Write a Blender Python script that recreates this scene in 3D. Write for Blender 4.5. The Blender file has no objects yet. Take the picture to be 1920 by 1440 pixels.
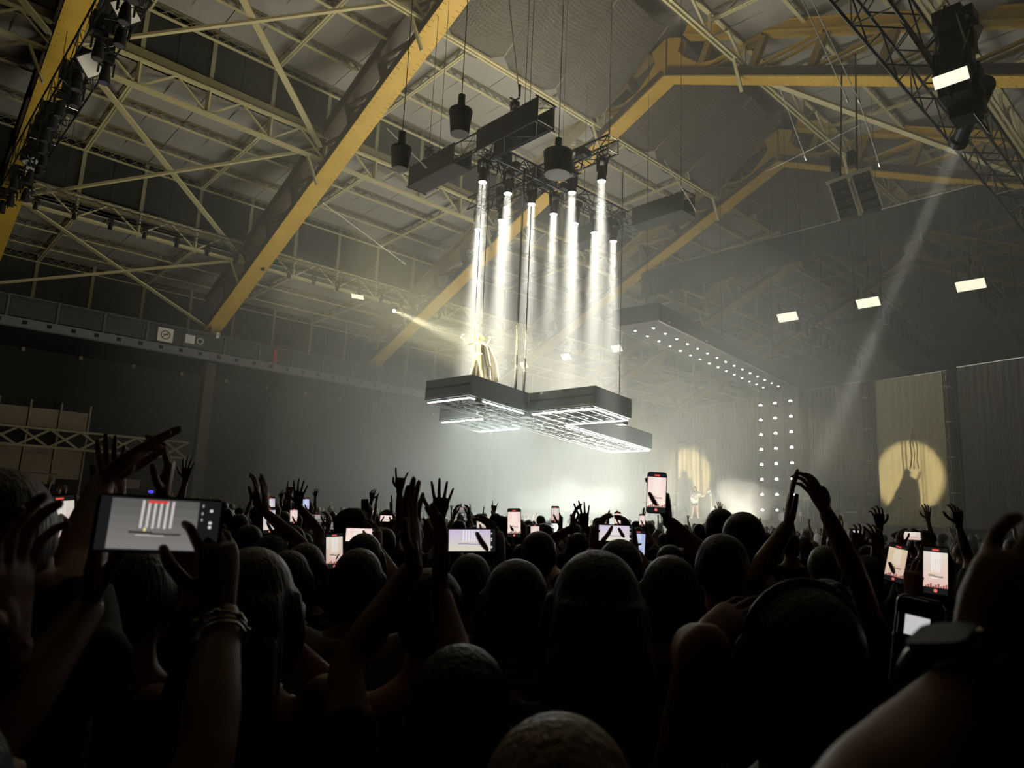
import bpy, math, random
import numpy as np
from mathutils import Vector, Matrix

S = bpy.context.scene
COL = S.collection
R = math.radians
V = Vector

# ------------------------------------------------------------------ camera
F_PX, PITCH, ROLL, YAW = 1344.4, R(10.281), R(2.5136), R(47.159)
EYE = V((0.0, 0.0, 1.8))
_fh = V((math.cos(YAW), math.sin(YAW), 0)); _rt = V((math.sin(YAW), -math.cos(YAW), 0)); _up = V((0, 0, 1))
FWD = math.cos(PITCH) * _fh + math.sin(PITCH) * _up
_u0 = -math.sin(PITCH) * _fh + math.cos(PITCH) * _up
RGT = math.cos(ROLL) * _rt + math.sin(ROLL) * _u0
UPV = -math.sin(ROLL) * _rt + math.cos(ROLL) * _u0
cam_data = bpy.data.cameras.new('camera')
cam = bpy.data.objects.new('camera', cam_data); COL.objects.link(cam)
cam_data.sensor_width = 36.0
cam_data.lens = F_PX * 36.0 / 1920.0
cam_data.clip_start, cam_data.clip_end = 0.05, 300
m = Matrix((RGT, UPV, -FWD)).transposed().to_4x4(); m.translation = EYE
cam.matrix_world = m
cam_data.dof.use_dof = True
cam_data.dof.focus_distance = 24.0
cam_data.dof.aperture_fstop = 7.0
S.camera = cam

# ------------------------------------------------------------------ world, exposure, sampling
world = bpy.data.worlds.new('world'); S.world = world; world.use_nodes = True
world.node_tree.nodes['Background'].inputs[0].default_value = (0.75, 0.80, 0.78, 1)
world.node_tree.nodes['Background'].inputs[1].default_value = 0.0
S.view_settings.view_transform = 'Standard'
S.view_settings.look = 'None'
S.view_settings.gamma = 1.0
S.view_settings.exposure = 0.25
S.view_settings.use_curve_mapping = False
cy = S.cycles
cy.max_bounces = 3; cy.diffuse_bounces = 2; cy.glossy_bounces = 1; cy.transmission_bounces = 1; cy.volume_bounces = 1
cy.transparent_max_bounces = 6
cy.sample_clamp_indirect = 4.0
cy.sample_clamp_direct = 0.0
cy.use_denoising = True
cy.use_light_tree = False
cy.caustics_reflective = False; cy.caustics_refractive = False

def aim(o, target):
    d = (V(target) - o.location).normalized()
    o.rotation_euler = d.to_track_quat('-Z', 'Y').to_euler()

def lamp(name, kind, loc, power, color=(1, 1, 1), target=None, size=0.2, angle=None, blend=0.3, parent=None):
    d = bpy.data.lights.new(name, kind)
    d.energy = power; d.color = color
    if kind == 'SPOT':
        d.shadow_soft_size = size; d.spot_size = R(angle); d.spot_blend = blend
    elif kind == 'AREA':
        d.shape = 'DISK'; d.size = size
        if angle: d.spread = R(angle)
    else:
        d.shadow_soft_size = size
    o = bpy.data.objects.new(name, d); COL.objects.link(o)
    o.location = loc
    if target is not None: aim(o, target)
    return o

WARM = (1.0, 0.93, 0.74)
YEL = (1.0, 0.88, 0.52)
COOL = (0.90, 1.0, 0.93)
BEAM_W, STRIP_W, FOLLOW_L, FOLLOW_R, FOH_W = 160, 750, 17, 17, 420000
# unseen fill lights added without fixtures, to brighten roof, haze and flying stage
lamp('floor_wash', 'AREA', (24, 22, 0.4), 1700, (0.93, 1.0, 0.94), (24, 22, 20), 9.0, 170)
lamp('pit_flood', 'AREA', (30, 23, 0.5), 3000, (1.0, 0.94, 0.77), (19, 20, 20), 13.0, 160)
lamp('rig_uplight', 'AREA', (19.5, 19.4, 16.2), 380, (1.0, 0.92, 0.72), (19.5, 19.6, 30), 4.0, 170)
lamp('house_flood', 'AREA', (6.5, 19, 6.5), 420, (1.0, 0.9, 0.66), (9, 27, 20), 5.0, 160)

# ------------------------------------------------------------------ picture ray helper (gives points at real depths)
def at(px, py, X=None, Y=None, Z=None, D=None):
    r = FWD + RGT * ((px - 960) / F_PX) - UPV * ((py - 720) / F_PX)
    if X is not None: k = X / r.x
    elif Y is not None: k = Y / r.y
    elif Z is not None: k = (Z - EYE.z) / r.z
    else: k = D
    return EYE + r * k

# ------------------------------------------------------------------ materials
def mat(name, color, rough=0.6, metal=0.0, var=0.0, scale=3.0, bump=0.0, bscale=40.0, coat=0.0, spec=0.5, coord='Object'):
    mt = bpy.data.materials.new(name); mt.use_nodes = True
    nt = mt.node_tree; b = nt.nodes['Principled BSDF']
    b.inputs['Base Color'].default_value = (*color, 1); b.inputs['Roughness'].default_value = rough
    b.inputs['Metallic'].default_value = metal; b.inputs['Specular IOR Level'].default_value = spec
    if coat: b.inputs['Coat Weight'].default_value = coat
    if var or bump:
        tc = nt.nodes.new('ShaderNodeTexCoord')
    if var:
        n = nt.nodes.new('ShaderNodeTexNoise'); n.inputs['Scale'].default_value = scale; n.inputs['Detail'].default_value = 5
        nt.links.new(tc.outputs[coord], n.inputs['Vector'])
        mx = nt.nodes.new('ShaderNodeMix'); mx.data_type = 'RGBA'
        mx.inputs[6].default_value = (*[c * (1 - var) for c in color], 1)
        mx.inputs[7].default_value = (*[min(1, c * (1 + var)) for c in color], 1)
        nt.links.new(n.outputs['Fac'], mx.inputs[0]); nt.links.new(mx.outputs[2], b.inputs['Base Color'])
    if bump:
        n2 = nt.nodes.new('ShaderNodeTexNoise'); n2.inputs['Scale'].default_value = bscale; n2.inputs['Detail'].default_value = 3
        nt.links.new(tc.outputs[coord], n2.inputs['Vector'])
        bp = nt.nodes.new('ShaderNodeBump'); bp.inputs['Strength'].default_value = bump; bp.inputs['Distance'].default_value = 0.02
        nt.links.new(n2.outputs['Fac'], bp.inputs['Height']); nt.links.new(bp.outputs[0], b.inputs['Normal'])
    return mt

def glow(name, color, strength):
    mt = bpy.data.materials.new(name); mt.use_nodes = True
    nt = mt.node_tree; b = nt.nodes['Principled BSDF']
    b.inputs['Base Color'].default_value = (0.02, 0.02, 0.02, 1)
    b.inputs['Emission Color'].default_value = (*color, 1); b.inputs['Emission Strength'].default_value = strength
    b.inputs['Roughness'].default_value = 0.3
    mt.cycles.emission_sampling = 'NONE'
    return mt

M = {}
M['yellow'] = mat('yellow_paint', (0.60, 0.38, 0.05), 0.55, var=0.22, scale=1.2, bump=0.15)
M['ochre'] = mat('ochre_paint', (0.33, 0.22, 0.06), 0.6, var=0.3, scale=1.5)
M['brown'] = mat('brown_steel', (0.075, 0.05, 0.028), 0.6, var=0.3, scale=1.5)  # truss webs and upper members: their shade is put into this dark brown
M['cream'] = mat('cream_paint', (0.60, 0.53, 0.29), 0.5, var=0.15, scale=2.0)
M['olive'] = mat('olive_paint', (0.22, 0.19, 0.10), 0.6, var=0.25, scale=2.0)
M['roof'] = mat('roof_board', (0.34, 0.32, 0.27), 0.85, var=0.22, scale=0.7, bump=0.1)
M['pane'] = mat('blacked_pane', (0.035, 0.037, 0.032), 0.45, var=0.3, scale=0.5)
M['post'] = mat('window_post', (0.32, 0.29, 0.18), 0.6, var=0.2)
M['wall'] = mat('wall_plaster', (0.03, 0.029, 0.026), 0.9, var=0.3, scale=0.4)
M['floor'] = mat('floor_concrete', (0.06, 0.06, 0.06), 0.8, var=0.3, scale=0.5)
M['black'] = mat('black_metal', (0.012, 0.012, 0.014), 0.38, 0.0, spec=0.6)
M['dark'] = mat('dark_steel', (0.05, 0.05, 0.052), 0.35, 0.8)
M['alu'] = mat('aluminium', (0.55, 0.55, 0.53), 0.32, 0.9)
M['cloth'] = mat('black_cloth', (0.022, 0.021, 0.02), 0.95, var=0.3, scale=4.0)
M['drape'] = mat('grey_drape', (0.115, 0.105, 0.088), 0.95, var=0.2, scale=3.0)
M['glass'] = mat('dark_lens', (0.05, 0.05, 0.055), 0.08, spec=0.8)
M['gold'] = mat('gold_drape', (0.46, 0.41, 0.25), 0.8, var=0.14, scale=5.0, bump=0.3, bscale=6)
M['net'] = mat('net_cloth', (0.12, 0.105, 0.085), 0.9, var=0.2, scale=2.0)
_nt = M['net'].node_tree; _b = _nt.nodes['Principled BSDF']
_tc = _nt.nodes.new('ShaderNodeTexCoord'); _wv = []
for _ax in ('X', 'Y'):
    _w = _nt.nodes.new('ShaderNodeTexWave'); _w.bands_direction = _ax; _w.inputs['Scale'].default_value = 2.2; _w.inputs['Distortion'].default_value = 0.6; _w.inputs['Detail'].default_value = 1
    _nt.links.new(_tc.outputs['Object'], _w.inputs['Vector']); _wv.append(_w)
_mx = _nt.nodes.new('ShaderNodeMath'); _mx.operation = 'MAXIMUM'; _nt.links.new(_wv[0].outputs['Fac'], _mx.inputs[0]); _nt.links.new(_wv[1].outputs['Fac'], _mx.inputs[1])
_bp = _nt.nodes.new('ShaderNodeBump'); _bp.inputs['Strength'].default_value = 0.7; _bp.inputs['Distance'].default_value = 0.05
_nt.links.new(_mx.outputs[0], _bp.inputs['Height']); _nt.links.new(_bp.outputs[0], _b.inputs['Normal'])
M['seam'] = mat('net_seam', (0.42, 0.38, 0.30), 0.9)
M['rail'] = mat('gallery_steel', (0.10, 0.10, 0.10), 0.5, 0.2, var=0.2)
M['fascia'] = mat('gallery_fascia', (0.16, 0.16, 0.165), 0.6, var=0.2)
M['hole'] = mat('opening_black', (0.01, 0.01, 0.01), 0.9)
M['white'] = mat('white_board', (0.8, 0.78, 0.7), 0.6)
M['ink'] = mat('brown_ink', (0.10, 0.05, 0.03), 0.6)
M['rope'] = mat('pale_rope', (0.75, 0.72, 0.65), 0.6)
M['deck'] = mat('platform_deck', (0.12, 0.13, 0.13), 0.5, var=0.2)
M['side'] = mat('platform_side', (0.16, 0.195, 0.21), 0.45, var=0.15, scale=1.0)
M['lens'] = glow('lit_lens', (1.0, 0.97, 0.88), 60.0)
M['led'] = glow('led_strip', (0.95, 1.0, 0.97), 7.0)
M['panel'] = glow('led_panel', (1.0, 0.96, 0.70), 1.05)
M['panelgrey'] = mat('unlit_panel', (0.70, 0.69, 0.66), 0.5)
M['bulb'] = glow('bulb', (1.0, 0.98, 0.88), 22.0)
M['bulbdim'] = glow('bulb_dim', (1.0, 0.98, 0.9), 3.5)
M['blue'] = glow('blue_lamp', (0.06, 0.05, 1.0), 1.2)
M['shade'] = mat('dark_column', (0.05, 0.04, 0.025), 0.7, var=0.2)  # columns under the gallery: the dimness there is put into the colour
M['beige'] = mat('beige_panel', (0.34, 0.27, 0.20), 0.8, var=0.1)

# ------------------------------------------------------------------ mesh builder
class MB:
    def __init__(self): self.v = []; self.f = []; self.mi = []
    def add(self, vs, fs, mi=0):
        b = len(self.v); self.v.extend([tuple(p) for p in vs])
        for f in fs: self.f.append([b + i for i in f]); self.mi.append(mi)
        return self
    def box(self, c, s, mi=0, ax=None):
        ex, ey, ez = ax if ax else (V((1, 0, 0)), V((0, 1, 0)), V((0, 0, 1)))
        c = V(c); h = (s[0] / 2, s[1] / 2, s[2] / 2)
        p = [c + ex * (h[0] * a) + ey * (h[1] * b) + ez * (h[2] * d) for d in (-1, 1) for b in (-1, 1) for a in (-1, 1)]
        return self.add(p, [(0, 2, 3, 1), (4, 5, 7, 6), (0, 1, 5, 4), (2, 6, 7, 3), (0, 4, 6, 2), (1, 3, 7, 5)], mi)
    def bar(self, a, b, w, h, up=(0, 0, 1), mi=0, off=(0, 0)):
        a = V(a); b = V(b); t = (b - a); L = t.length; t = t / L
        u = V(up); s = t.cross(u)
        if s.length < 1e-4: s = t.cross(V((0, 1, 0)))
        s.normalize(); u = s.cross(t).normalized()
        c = (a + b) / 2 + s * off[0] + u * off[1]
        return self.box(c, (L, w, h), mi, (t, s, u))
    def tube(self, pts, r, n=8, mi=0, cap=True):
        pts = [V(p) for p in pts]
        rs = r if isinstance(r, (list, tuple)) else [r] * len(pts)
        ring = []; prev = None
        for i, p in enumerate(pts):
            t = (pts[min(i + 1, len(pts) - 1)] - pts[max(i - 1, 0)]).normalized()
            if prev is None:
                a = V((0, 0, 1)) if abs(t.z) < 0.9 else V((1, 0, 0))
                s = t.cross(a).normalized()
            else:
                s = (prev - t * prev.dot(t)).normalized()
            prev = s; q = t.cross(s)
            ring.append([p + (s * math.cos(2 * math.pi * k / n) + q * math.sin(2 * math.pi * k / n)) * rs[i] for k in range(n)])
        vs = [x for rr in ring for x in rr]
        fs = []
        for i in range(len(pts) - 1):
            for k in range(n):
                k2 = (k + 1) % n
                fs.append((i * n + k, i * n + k2, (i + 1) * n + k2, (i + 1) * n + k))
        if cap:
            fs.append(tuple(range(n))[::-1]); fs.append(tuple((len(pts) - 1) * n + k for k in range(n)))
        return self.add(vs, fs, mi)
    def ell(self, c, r, nu=10, nv=7, mi=0, ax=None):
        ex, ey, ez = ax if ax else (V((1, 0, 0)), V((0, 1, 0)), V((0, 0, 1)))
        c = V(c); r = (r, r, r) if not isinstance(r, (tuple, list)) else r
        vs = [c - ez * r[2]]
        for j in range(1, nv):
            th = -math.pi / 2 + math.pi * j / nv
            for i in range(nu):
                ph = 2 * math.pi * i / nu
                vs.append(c + ex * (r[0] * math.cos(th) * math.cos(ph)) + ey * (r[1] * math.cos(th) * math.sin(ph)) + ez * (r[2] * math.sin(th)))
        vs.append(c + ez * r[2]); fs = []
        for i in range(nu):
            i2 = (i + 1) % nu
            fs.append((0, 1 + i2, 1 + i))
            for j in range(nv - 2):
                a = 1 + j * nu
                fs.append((a + i, a + i2, a + nu + i2, a + nu + i))
            fs.append((1 + (nv - 2) * nu + i, 1 + (nv - 2) * nu + i2, len(vs) - 1))
        return self.add(vs, fs, mi)
    def prism(self, poly, d, mi=0):
        d = V(d); n = len(poly); vs = [V(p) for p in poly] + [V(p) + d for p in poly]
        fs = [tuple(range(n))[::-1], tuple(range(n, 2 * n))] + [(i, (i + 1) % n, n + (i + 1) % n, n + i) for i in range(n)]
        return self.add(vs, fs, mi)
    def disc(self, c, nrm, r, n=14, mi=0):
        nrm = V(nrm).normalized(); a = V((0, 0, 1)) if abs(nrm.z) < 0.9 else V((1, 0, 0))
        s = nrm.cross(a).normalized(); q = nrm.cross(s)
        return self.add([V(c) + (s * math.cos(2 * math.pi * k / n) + q * math.sin(2 * math.pi * k / n)) * r for k in range(n)], [tuple(range(n))], mi)
    def mesh(self, name, mats, loc=(0, 0, 0), smooth=False):
        me = bpy.data.meshes.new(name)
        l = V(loc)
        vs = np.array(self.v, dtype=np.float32).reshape(-1, 3) - np.array(l, dtype=np.float32)
        me.from_pydata(vs.tolist(), [], self.f)
        for x in (mats if isinstance(mats, (list, tuple)) else [mats]): (me.materials.append(x) if x else None)
        me.polygons.foreach_set('material_index', self.mi)
        if smooth: me.polygons.foreach_set('use_smooth', [True] * len(self.f))
        me.update()
        return me
    def build(self, name, mats, parent=None, loc=None, smooth=False):
        """links ONE mesh object; coordinates given in hall space, stored relative to the parent's base point"""
        l = V(loc) if loc is not None else V((0, 0, 0))
        base = V(parent['_b']) if parent is not None and '_b' in parent else V((0, 0, 0))
        me = self.mesh(name, mats, base if parent is not None else l, smooth)
        o = bpy.data.objects.new(name, me); COL.objects.link(o)
        if parent is not None: o.parent = parent; o['_b'] = tuple(base)
        else: o.location = l; o['_b'] = tuple(l)
        return o

def tag(o, label, cat, group=None):
    o['label'] = label; o['category'] = cat
    if group: o['group'] = group
    return o
def thing(name, loc, label, cat, group=None):
    o = bpy.data.objects.new(name, None); COL.objects.link(o); o.empty_display_size = 0.2
    o.location = loc; o['_b'] = tuple(loc)
    return tag(o, label, cat, group)
def struct(name, loc=(0, 0, 0)):
    o = bpy.data.objects.new(name, None); COL.objects.link(o); o.location = loc; o['_b'] = tuple(loc)
    o['kind'] = 'structure'; return o
def smesh(name, mb, mats, smooth=False):
    o = mb.build(name, mats, smooth=smooth); o['kind'] = 'structure'; return o
def stuff(o): o['kind'] = 'stuff'; return o
def part(name, mesh, parent, loc=(0, 0, 0), rot=None, mtx=None):
    """a part that shares mesh data, placed in hall space"""
    o = bpy.data.objects.new(name, mesh); COL.objects.link(o); o.parent = parent
    base = V(parent['_b']) if '_b' in parent else V((0, 0, 0))
    if mtx is not None:
        mm = mtx.copy(); mm.translation = mm.translation - base; o.matrix_local = mm
    else:
        o.location = V(loc) - base
        if rot: o.rotation_euler = rot
    return o
def dup(root, loc=None, rotz=None, label=None, mtx=None):
    r = root.copy(); COL.objects.link(r)
    if mtx is not None: r.matrix_world = mtx
    if loc is not None: r.location = loc; r['_b'] = tuple(loc)
    if rotz is not None: r.rotation_euler = (0, 0, rotz)
    if label: r['label'] = label
    for ch in list(root.children):
        c = ch.copy(); COL.objects.link(c); c.parent = r
        for g in ch.children:
            d = g.copy(); COL.objects.link(d); d.parent = c
    return r
_unit = {}
def unit_bar(matname, w, h):
    """a bar of length 1 along local X; shared by alike members, stretched to length"""
    k = (matname, round(w, 3), round(h, 3))
    if k not in _unit:
        _unit[k] = MB().box((0.5, 0, 0), (1, w, h)).mesh('bar_' + matname, M[matname])
    return _unit[k]
def bar_part(name, parent, a, b, w, h, matname, up=(0, 0, 1)):
    a = V(a); b = V(b); t = b - a; L = t.length; t = t / L
    s = V(up).cross(t)
    if s.length < 1e-4: s = V((0, 1, 0)).cross(t)
    s.normalize(); u = t.cross(s)
    mm = Matrix(((t.x * L, s.x, u.x, a.x), (t.y * L, s.y, u.y, a.y), (t.z * L, s.z, u.z, a.z), (0, 0, 0, 1)))
    return part(name, unit_bar(matname, w, h), parent, mtx=mm)
# ================================================================== SETTING: the riveted steel hall
RY, RZ, SL = 19.41, 23.96, 0.4518          # ridge line and slope of the trusses' lower chords
X0, DX = 4.0, 12.0                          # first truss in view, bay length
XT = [X0 + DX * i for i in range(-1, 6)]    # -8 .. 64
XE = 74.0
YW = 50.0
def lowz(y): return RZ - SL * abs(y - RY)

smesh('floor', MB().box((30, 19, -0.1), (92, 66, 0.2)), M['floor'])
smesh('wall_left', MB().box((32, YW + 0.2, 6), (90, 0.3, 12)), M['wall'])
smesh('wall_end', MB().box((XE + 0.2, 19, 13.5), (0.3, 66, 27)), M['wall'])

def roofz(y):
    a = y if y > RY else 2 * RY - y
    if a < 23.6: return 27.58 - 0.26 * (a - RY)
    for y0, y1, z0, z1 in ((23.6, 32.5, 23.98, 23.55), (32.5, 41.3, 20.42, 19.98), (41.3, 52, 16.25, 16.0)):
        if a < y1: return z0 + (z1 - z0) * (a - y0) / (y1 - y0) + 0.01
    return 16.0
# --- yellow riveted roof trusses, one object per truss
YV = [1.6 + 2.75 * k for k in range(10)]
for ti, tx in enumerate(XT):
    near = 0 <= tx <= 40
    T = struct('roof_truss')
    for sgn, yend in ((1, 45.2), (-1, -8.0)):
        a = (tx, RY, RZ); b = (tx, yend, lowz(yend))
        d = V(b) - V(a); n = V((0, -d.z, d.y)).normalized(); n = n if n.z > 0 else -n
        mb = MB()
        # box chord: wide flange below, two webs above
        mb.bar(a, b, 0.95, 0.07, n, 0, (0, 0.035))
        for sx in (-0.30, 0.30): mb.bar(a, b, 0.06, 0.42, n, 1, (sx, 0.27))
        mb.bar(a, b, 0.16, 0.05, n, 1, (-0.37, 0.46)); mb.bar(a, b, 0.16, 0.05, n, 1, (0.37, 0.46))
        mb.build('lower_chord', [M['yellow'], M['brown']], T)
        ua = V(a) + n * 2.0 + V((0, 0.25 * sgn, 0.1)); ub = V(b) + n * 2.0
        mb = MB()
        mb.bar(ua, ub, 0.72, 0.06, n, 0, (0, 0.0))
        for sx in (-0.27, 0.27): mb.bar(ua, ub, 0.05, 0.42, n, 0, (sx, 0.24))
        mb.bar(ua, ub, 0.80, 0.05, n, 0, (0, 0.47))
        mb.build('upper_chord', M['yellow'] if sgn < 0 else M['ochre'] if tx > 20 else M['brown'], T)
        # rivets: rows along the underside flange and the upper chord's flank
        if -1 <= tx <= 30:
            mb = MB(); L = d.length; t = d / L
            for k in range(int(min(L, 27) / 0.3)):
                for sx in (-0.40, -0.30, 0.30, 0.40):
                    c = V(a) + t * (0.8 + k * 0.3) + V((sx, 0, 0)) - n * 0.004
                    e = 0.035
                    mb.add([c + t * e, c + V((e, 0, 0)), c - t * e, c - V((e, 0, 0)), c - n * 0.03], [(0, 4, 1), (1, 4, 2), (2, 4, 3), (3, 4, 0)])
            if sgn < 0 or tx > 20:
                for k in range(int(min(L, 16) / 0.22)):
                    for hz in (0.1, 0.36):
                        for sx in (-1,):
                            c = ua + t * (0.3 + k * 0.22) + n * hz + V((sx * 0.298, 0, 0))
                            e = 0.04
                            mb.add([c + t * e, c + n * e, c - t * e, c - n * e, c + V((sx * 0.03, 0, 0))], [(0, 4, 1), (1, 4, 2), (2, 4, 3), (3, 4, 0)])
            stuff(mb.build('rivet', M['yellow'], T))
        for k, yv in enumerate(YV):
            y = RY + sgn * yv
            if y > 45 or y < -8: break
            p = V((tx, y, lowz(y))) + n * 0.3
            q = p + n * 1.75
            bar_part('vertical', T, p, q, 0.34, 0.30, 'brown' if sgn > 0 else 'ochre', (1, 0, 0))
            if k > 0:
                y0 = RY + sgn * YV[k - 1]
                p0 = V((tx, y0, lowz(y0))) + n * 0.35
                for sx in (-0.2, 0.2):
                    o = V((sx, 0, 0))
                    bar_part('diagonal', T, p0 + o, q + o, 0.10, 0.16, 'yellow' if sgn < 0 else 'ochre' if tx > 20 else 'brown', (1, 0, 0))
        if sgn > 0:
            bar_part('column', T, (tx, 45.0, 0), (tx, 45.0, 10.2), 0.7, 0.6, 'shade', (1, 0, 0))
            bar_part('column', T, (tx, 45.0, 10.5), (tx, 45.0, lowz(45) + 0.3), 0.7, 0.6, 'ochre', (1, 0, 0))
        # stiffened gusset plates with a cut-out at the apex
        for sx in (-0.22, 0.22):
            g = MB()
            y1, y2 = RY + sgn * 0.05, RY + sgn * 2.6
            outer = [(tx + sx, y1, RZ + 0.1), (tx + sx, y2, lowz(y2) + 0.3), (tx + sx, y2, lowz(y2) + 1.0), (tx + sx, RY + sgn * 1.9, lowz(y2) + 1.15),
                     (tx + sx, RY + sgn * 1.1, RZ + 0.7), (tx + sx, RY + sgn * 0.7, RZ + 1.2), (tx + sx, RY + sgn * 0.9, RZ + 1.9), (tx + sx, y1, RZ + 2.3)]
            g.prism(outer, (0.04, 0, 0))
            g.build('gusset_plate', M['yellow'], T)

# --- terraced roof: flat slabs stepping up to the ridge, dark window bands between
TIERS = [(41.2, 50.4, 16.25, 16.0), (32.4, 41.4, 20.42, 19.98), (23.6, 32.6, 23.98, 23.55),
         (15.2, 6.2, 23.98, 23.55), (6.4, -2.6, 20.42, 19.98)]
ceil = struct('ceiling')
_pan = {}
random.seed(4)
for (yi, yo, zi, zo) in TIERS:
    for bx in range(-1, 6):
        for hx in range(2):
            for k in range(3):
                xa = X0 + bx * DX + hx * 6 + 0.02; xb = xa + 5.96
                ya = yi + (yo - yi) * k / 3; yb = yi + (yo - yi) * (k + 1) / 3 - 0.03 * (1 if yo > yi else -1)
                za = zi + (zo - zi) * k / 3; zb = zi + (zo - zi) * (k + 1) / 3
                mb = MB(); t = 0.06
                mb.prism([(xa, ya, za), (xb, ya, za), (xb, yb, zb), (xa, yb, zb)], (0, 0, t))
                for j in range(1, 4):        # board joints
                    x = xa + (xb - xa) * j / 4
                    mb.box((x, (ya + yb) / 2, (za + zb) / 2 - 0.012), (0.05, abs(yb - ya), 0.02))
                mb.build('roof_panel', M['roof'], ceil)
for sgn in (1, -1):                            # lantern over the ridge
    for bx in range(-1, 6):
        xa = X0 + bx * DX; mb = MB()
        mb.prism([(xa, RY, 27.6), (xa + 11.98, RY, 27.6), (xa + 11.98, RY + sgn * 4.6, 26.4), (xa, RY + sgn * 4.6, 26.4)], (0, 0, 0.06))
        mb.build('roof_panel', M['roof'], ceil)

def purlin(y, z, h=0.42, xa=-8.0, xb=XE):
    P = struct('roof_purlin')
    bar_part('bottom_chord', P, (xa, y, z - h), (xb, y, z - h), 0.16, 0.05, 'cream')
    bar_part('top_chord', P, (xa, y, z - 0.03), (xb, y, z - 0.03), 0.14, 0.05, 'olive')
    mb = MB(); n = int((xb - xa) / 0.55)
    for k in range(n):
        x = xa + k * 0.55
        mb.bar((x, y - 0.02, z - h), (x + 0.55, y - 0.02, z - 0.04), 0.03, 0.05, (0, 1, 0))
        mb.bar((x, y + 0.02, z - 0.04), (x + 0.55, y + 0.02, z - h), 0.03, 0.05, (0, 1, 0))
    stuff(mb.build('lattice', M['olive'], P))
for (yi, yo, zi, zo) in TIERS:
    s = 1 if yo > yi else -1
    for k in (1, 2, 3):
        f = k / 3 - (0.02 if k == 3 else 0)
        purlin(yi + (yo - yi) * f - (0.0 if k < 3 else s * 0.25), zi + (zo - zi) * f - 0.02, 0.42 if k < 3 else 0.5)

# secondary lattice rafters under the slabs
for (yi, yo, zi, zo) in TIERS:
    for bx in range(-1, 6):
        for off in (3, 9):
            x = X0 + bx * DX + off
            P = struct('roof_rafter')
            a = V((x, yi, zi - 0.45)); b = V((x, yo, zo - 0.45)); u = V((0, 0, 0.42))
            for sx in (-0.06, 0.06):
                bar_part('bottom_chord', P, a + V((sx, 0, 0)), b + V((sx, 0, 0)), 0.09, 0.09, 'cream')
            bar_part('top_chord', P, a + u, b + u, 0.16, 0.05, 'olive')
            mb = MB(); n = 12
            for k in range(n):
                p = a.lerp(b, k / n); q = a.lerp(b, (k + 1) / n)
                if k % 2: mb.bar(p, q + u, 0.05, 0.05, (1, 0, 0))
                else: mb.bar(p + u, q, 0.05, 0.05, (1, 0, 0))
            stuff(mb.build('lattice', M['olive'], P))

# window bands (blacked-out panes between posts)
wn = 0
for (y, z0, z1) in ((32.4, 20.6, 23.45), (41.2, 16.6, 19.9), (50.0, 11.0, 15.9), (6.4, 20.6, 23.45), (23.7, 24.0, 26.3), (15.1, 24.0, 26.3)):
    s = 1 if y > RY else -1
    for bx in range(-1, 6):
        if y in (6.4, 23.7, 15.1) and bx > 4: continue
        wn += 1
        W = struct('window_%d' % wn)
        for k in range(4):
            xa = X0 + bx * DX + 3 * k
            mb = MB(); mb.box((xa + 1.5, y + s * 0.05, (z0 + z1) / 2 + 0.3), (2.9, 0.04, z1 - z0 - 0.7))
            mb.box((xa + 1.5, y + s * 0.02, (z0 + z1) / 2 + 0.3), (0.05, 0.05, z1 - z0 - 0.7))
            mb.build('pane', M['pane'], W)
            bar_part('mullion', W, (xa, y - s * 0.06, z0 - (1.0 if y > 30 else 0)), (xa, y - s * 0.06, z1 + 0.1), 0.13, 0.18, 'post', (1, 0, 0))
        bar_part('sill', W, (X0 + bx * DX, y - s * 0.05, z0 + 0.32), (X0 + bx * DX + 12, y - s * 0.05, z0 + 0.2), 0.35, 0.45, 'olive')

# longitudinal lattice girders
for (y, zl, zu) in ((32.2, 19.3, 20.55), (41.0, 15.8, 16.95), (23.6, 22.75, 23.9), (15.2, 22.75, 23.9), (6.6, 19.3, 20.55)):
    G = struct('roof_girder')
    for sy in (-0.1, 0.1):
        bar_part('lower_chord', G, (-8, y + sy, zl), (XE, y + sy, zl), 0.10, 0.12, 'cream')
    bar_part('upper_chord', G, (-8, y, zu), (XE, y, zu), 0.22, 0.12, 'cream')
    for bx in range(-1, 6):
        for k in range(8):
            xa = X0 + bx * DX + k * 1.5
            if xa > 46: continue
            a, b = (xa, y, zl), (xa + 1.5, y, zu)
            if k % 2: a, b = (xa, y, zu), (xa + 1.5, y, zl)
            bar_part('brace', G, a, b, 0.07, 0.11, 'cream', (0, 1, 0))
        bar_part('end_strut', G, (X0 + bx * DX + 11, y, zl), (X0 + bx * DX + 11.7, y - 0.0, zl - 1.4), 0.1, 0.14, 'cream', (0, 1, 0))
        for k in range(4):
            xa = X0 + bx * DX + 3 * k
            bar_part('strut', G, (xa, y, zl), (xa, y, zu), 0.08, 0.12, 'cream', (0, 1, 0))

# crossed wind braces in the first bay
B = struct('wind_brace')
for (ya, yb) in ((23.6, 32.3), (32.3, 41.1), (41.1, 45.5)):
    za, zb = lowz(ya) + 1.9, lowz(yb) + 1.9
    if ya > 41: zb -= 1.5
    for xa, xb in ((4, 16), (-8, 4)):
        bar_part('brace', B, (xa + .3, ya, za), (xb - .3, yb, zb), 0.30, 0.07, 'cream')
        bar_part('brace', B, (xa + .3, yb, zb - 0.1), (xb - .3, ya, za - 0.1), 0.16, 0.12, 'cream')
for (xa, xb) in ((28, 40),):
    for (ya, yb) in ((6.4, 15.2),):
        za, zb = lowz(ya) + 0.4, lowz(yb) + 0.4
        bar_part('brace', B, (xa, yb, zb), (xb, ya, za), 0.3, 0.12, 'cream')

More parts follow.
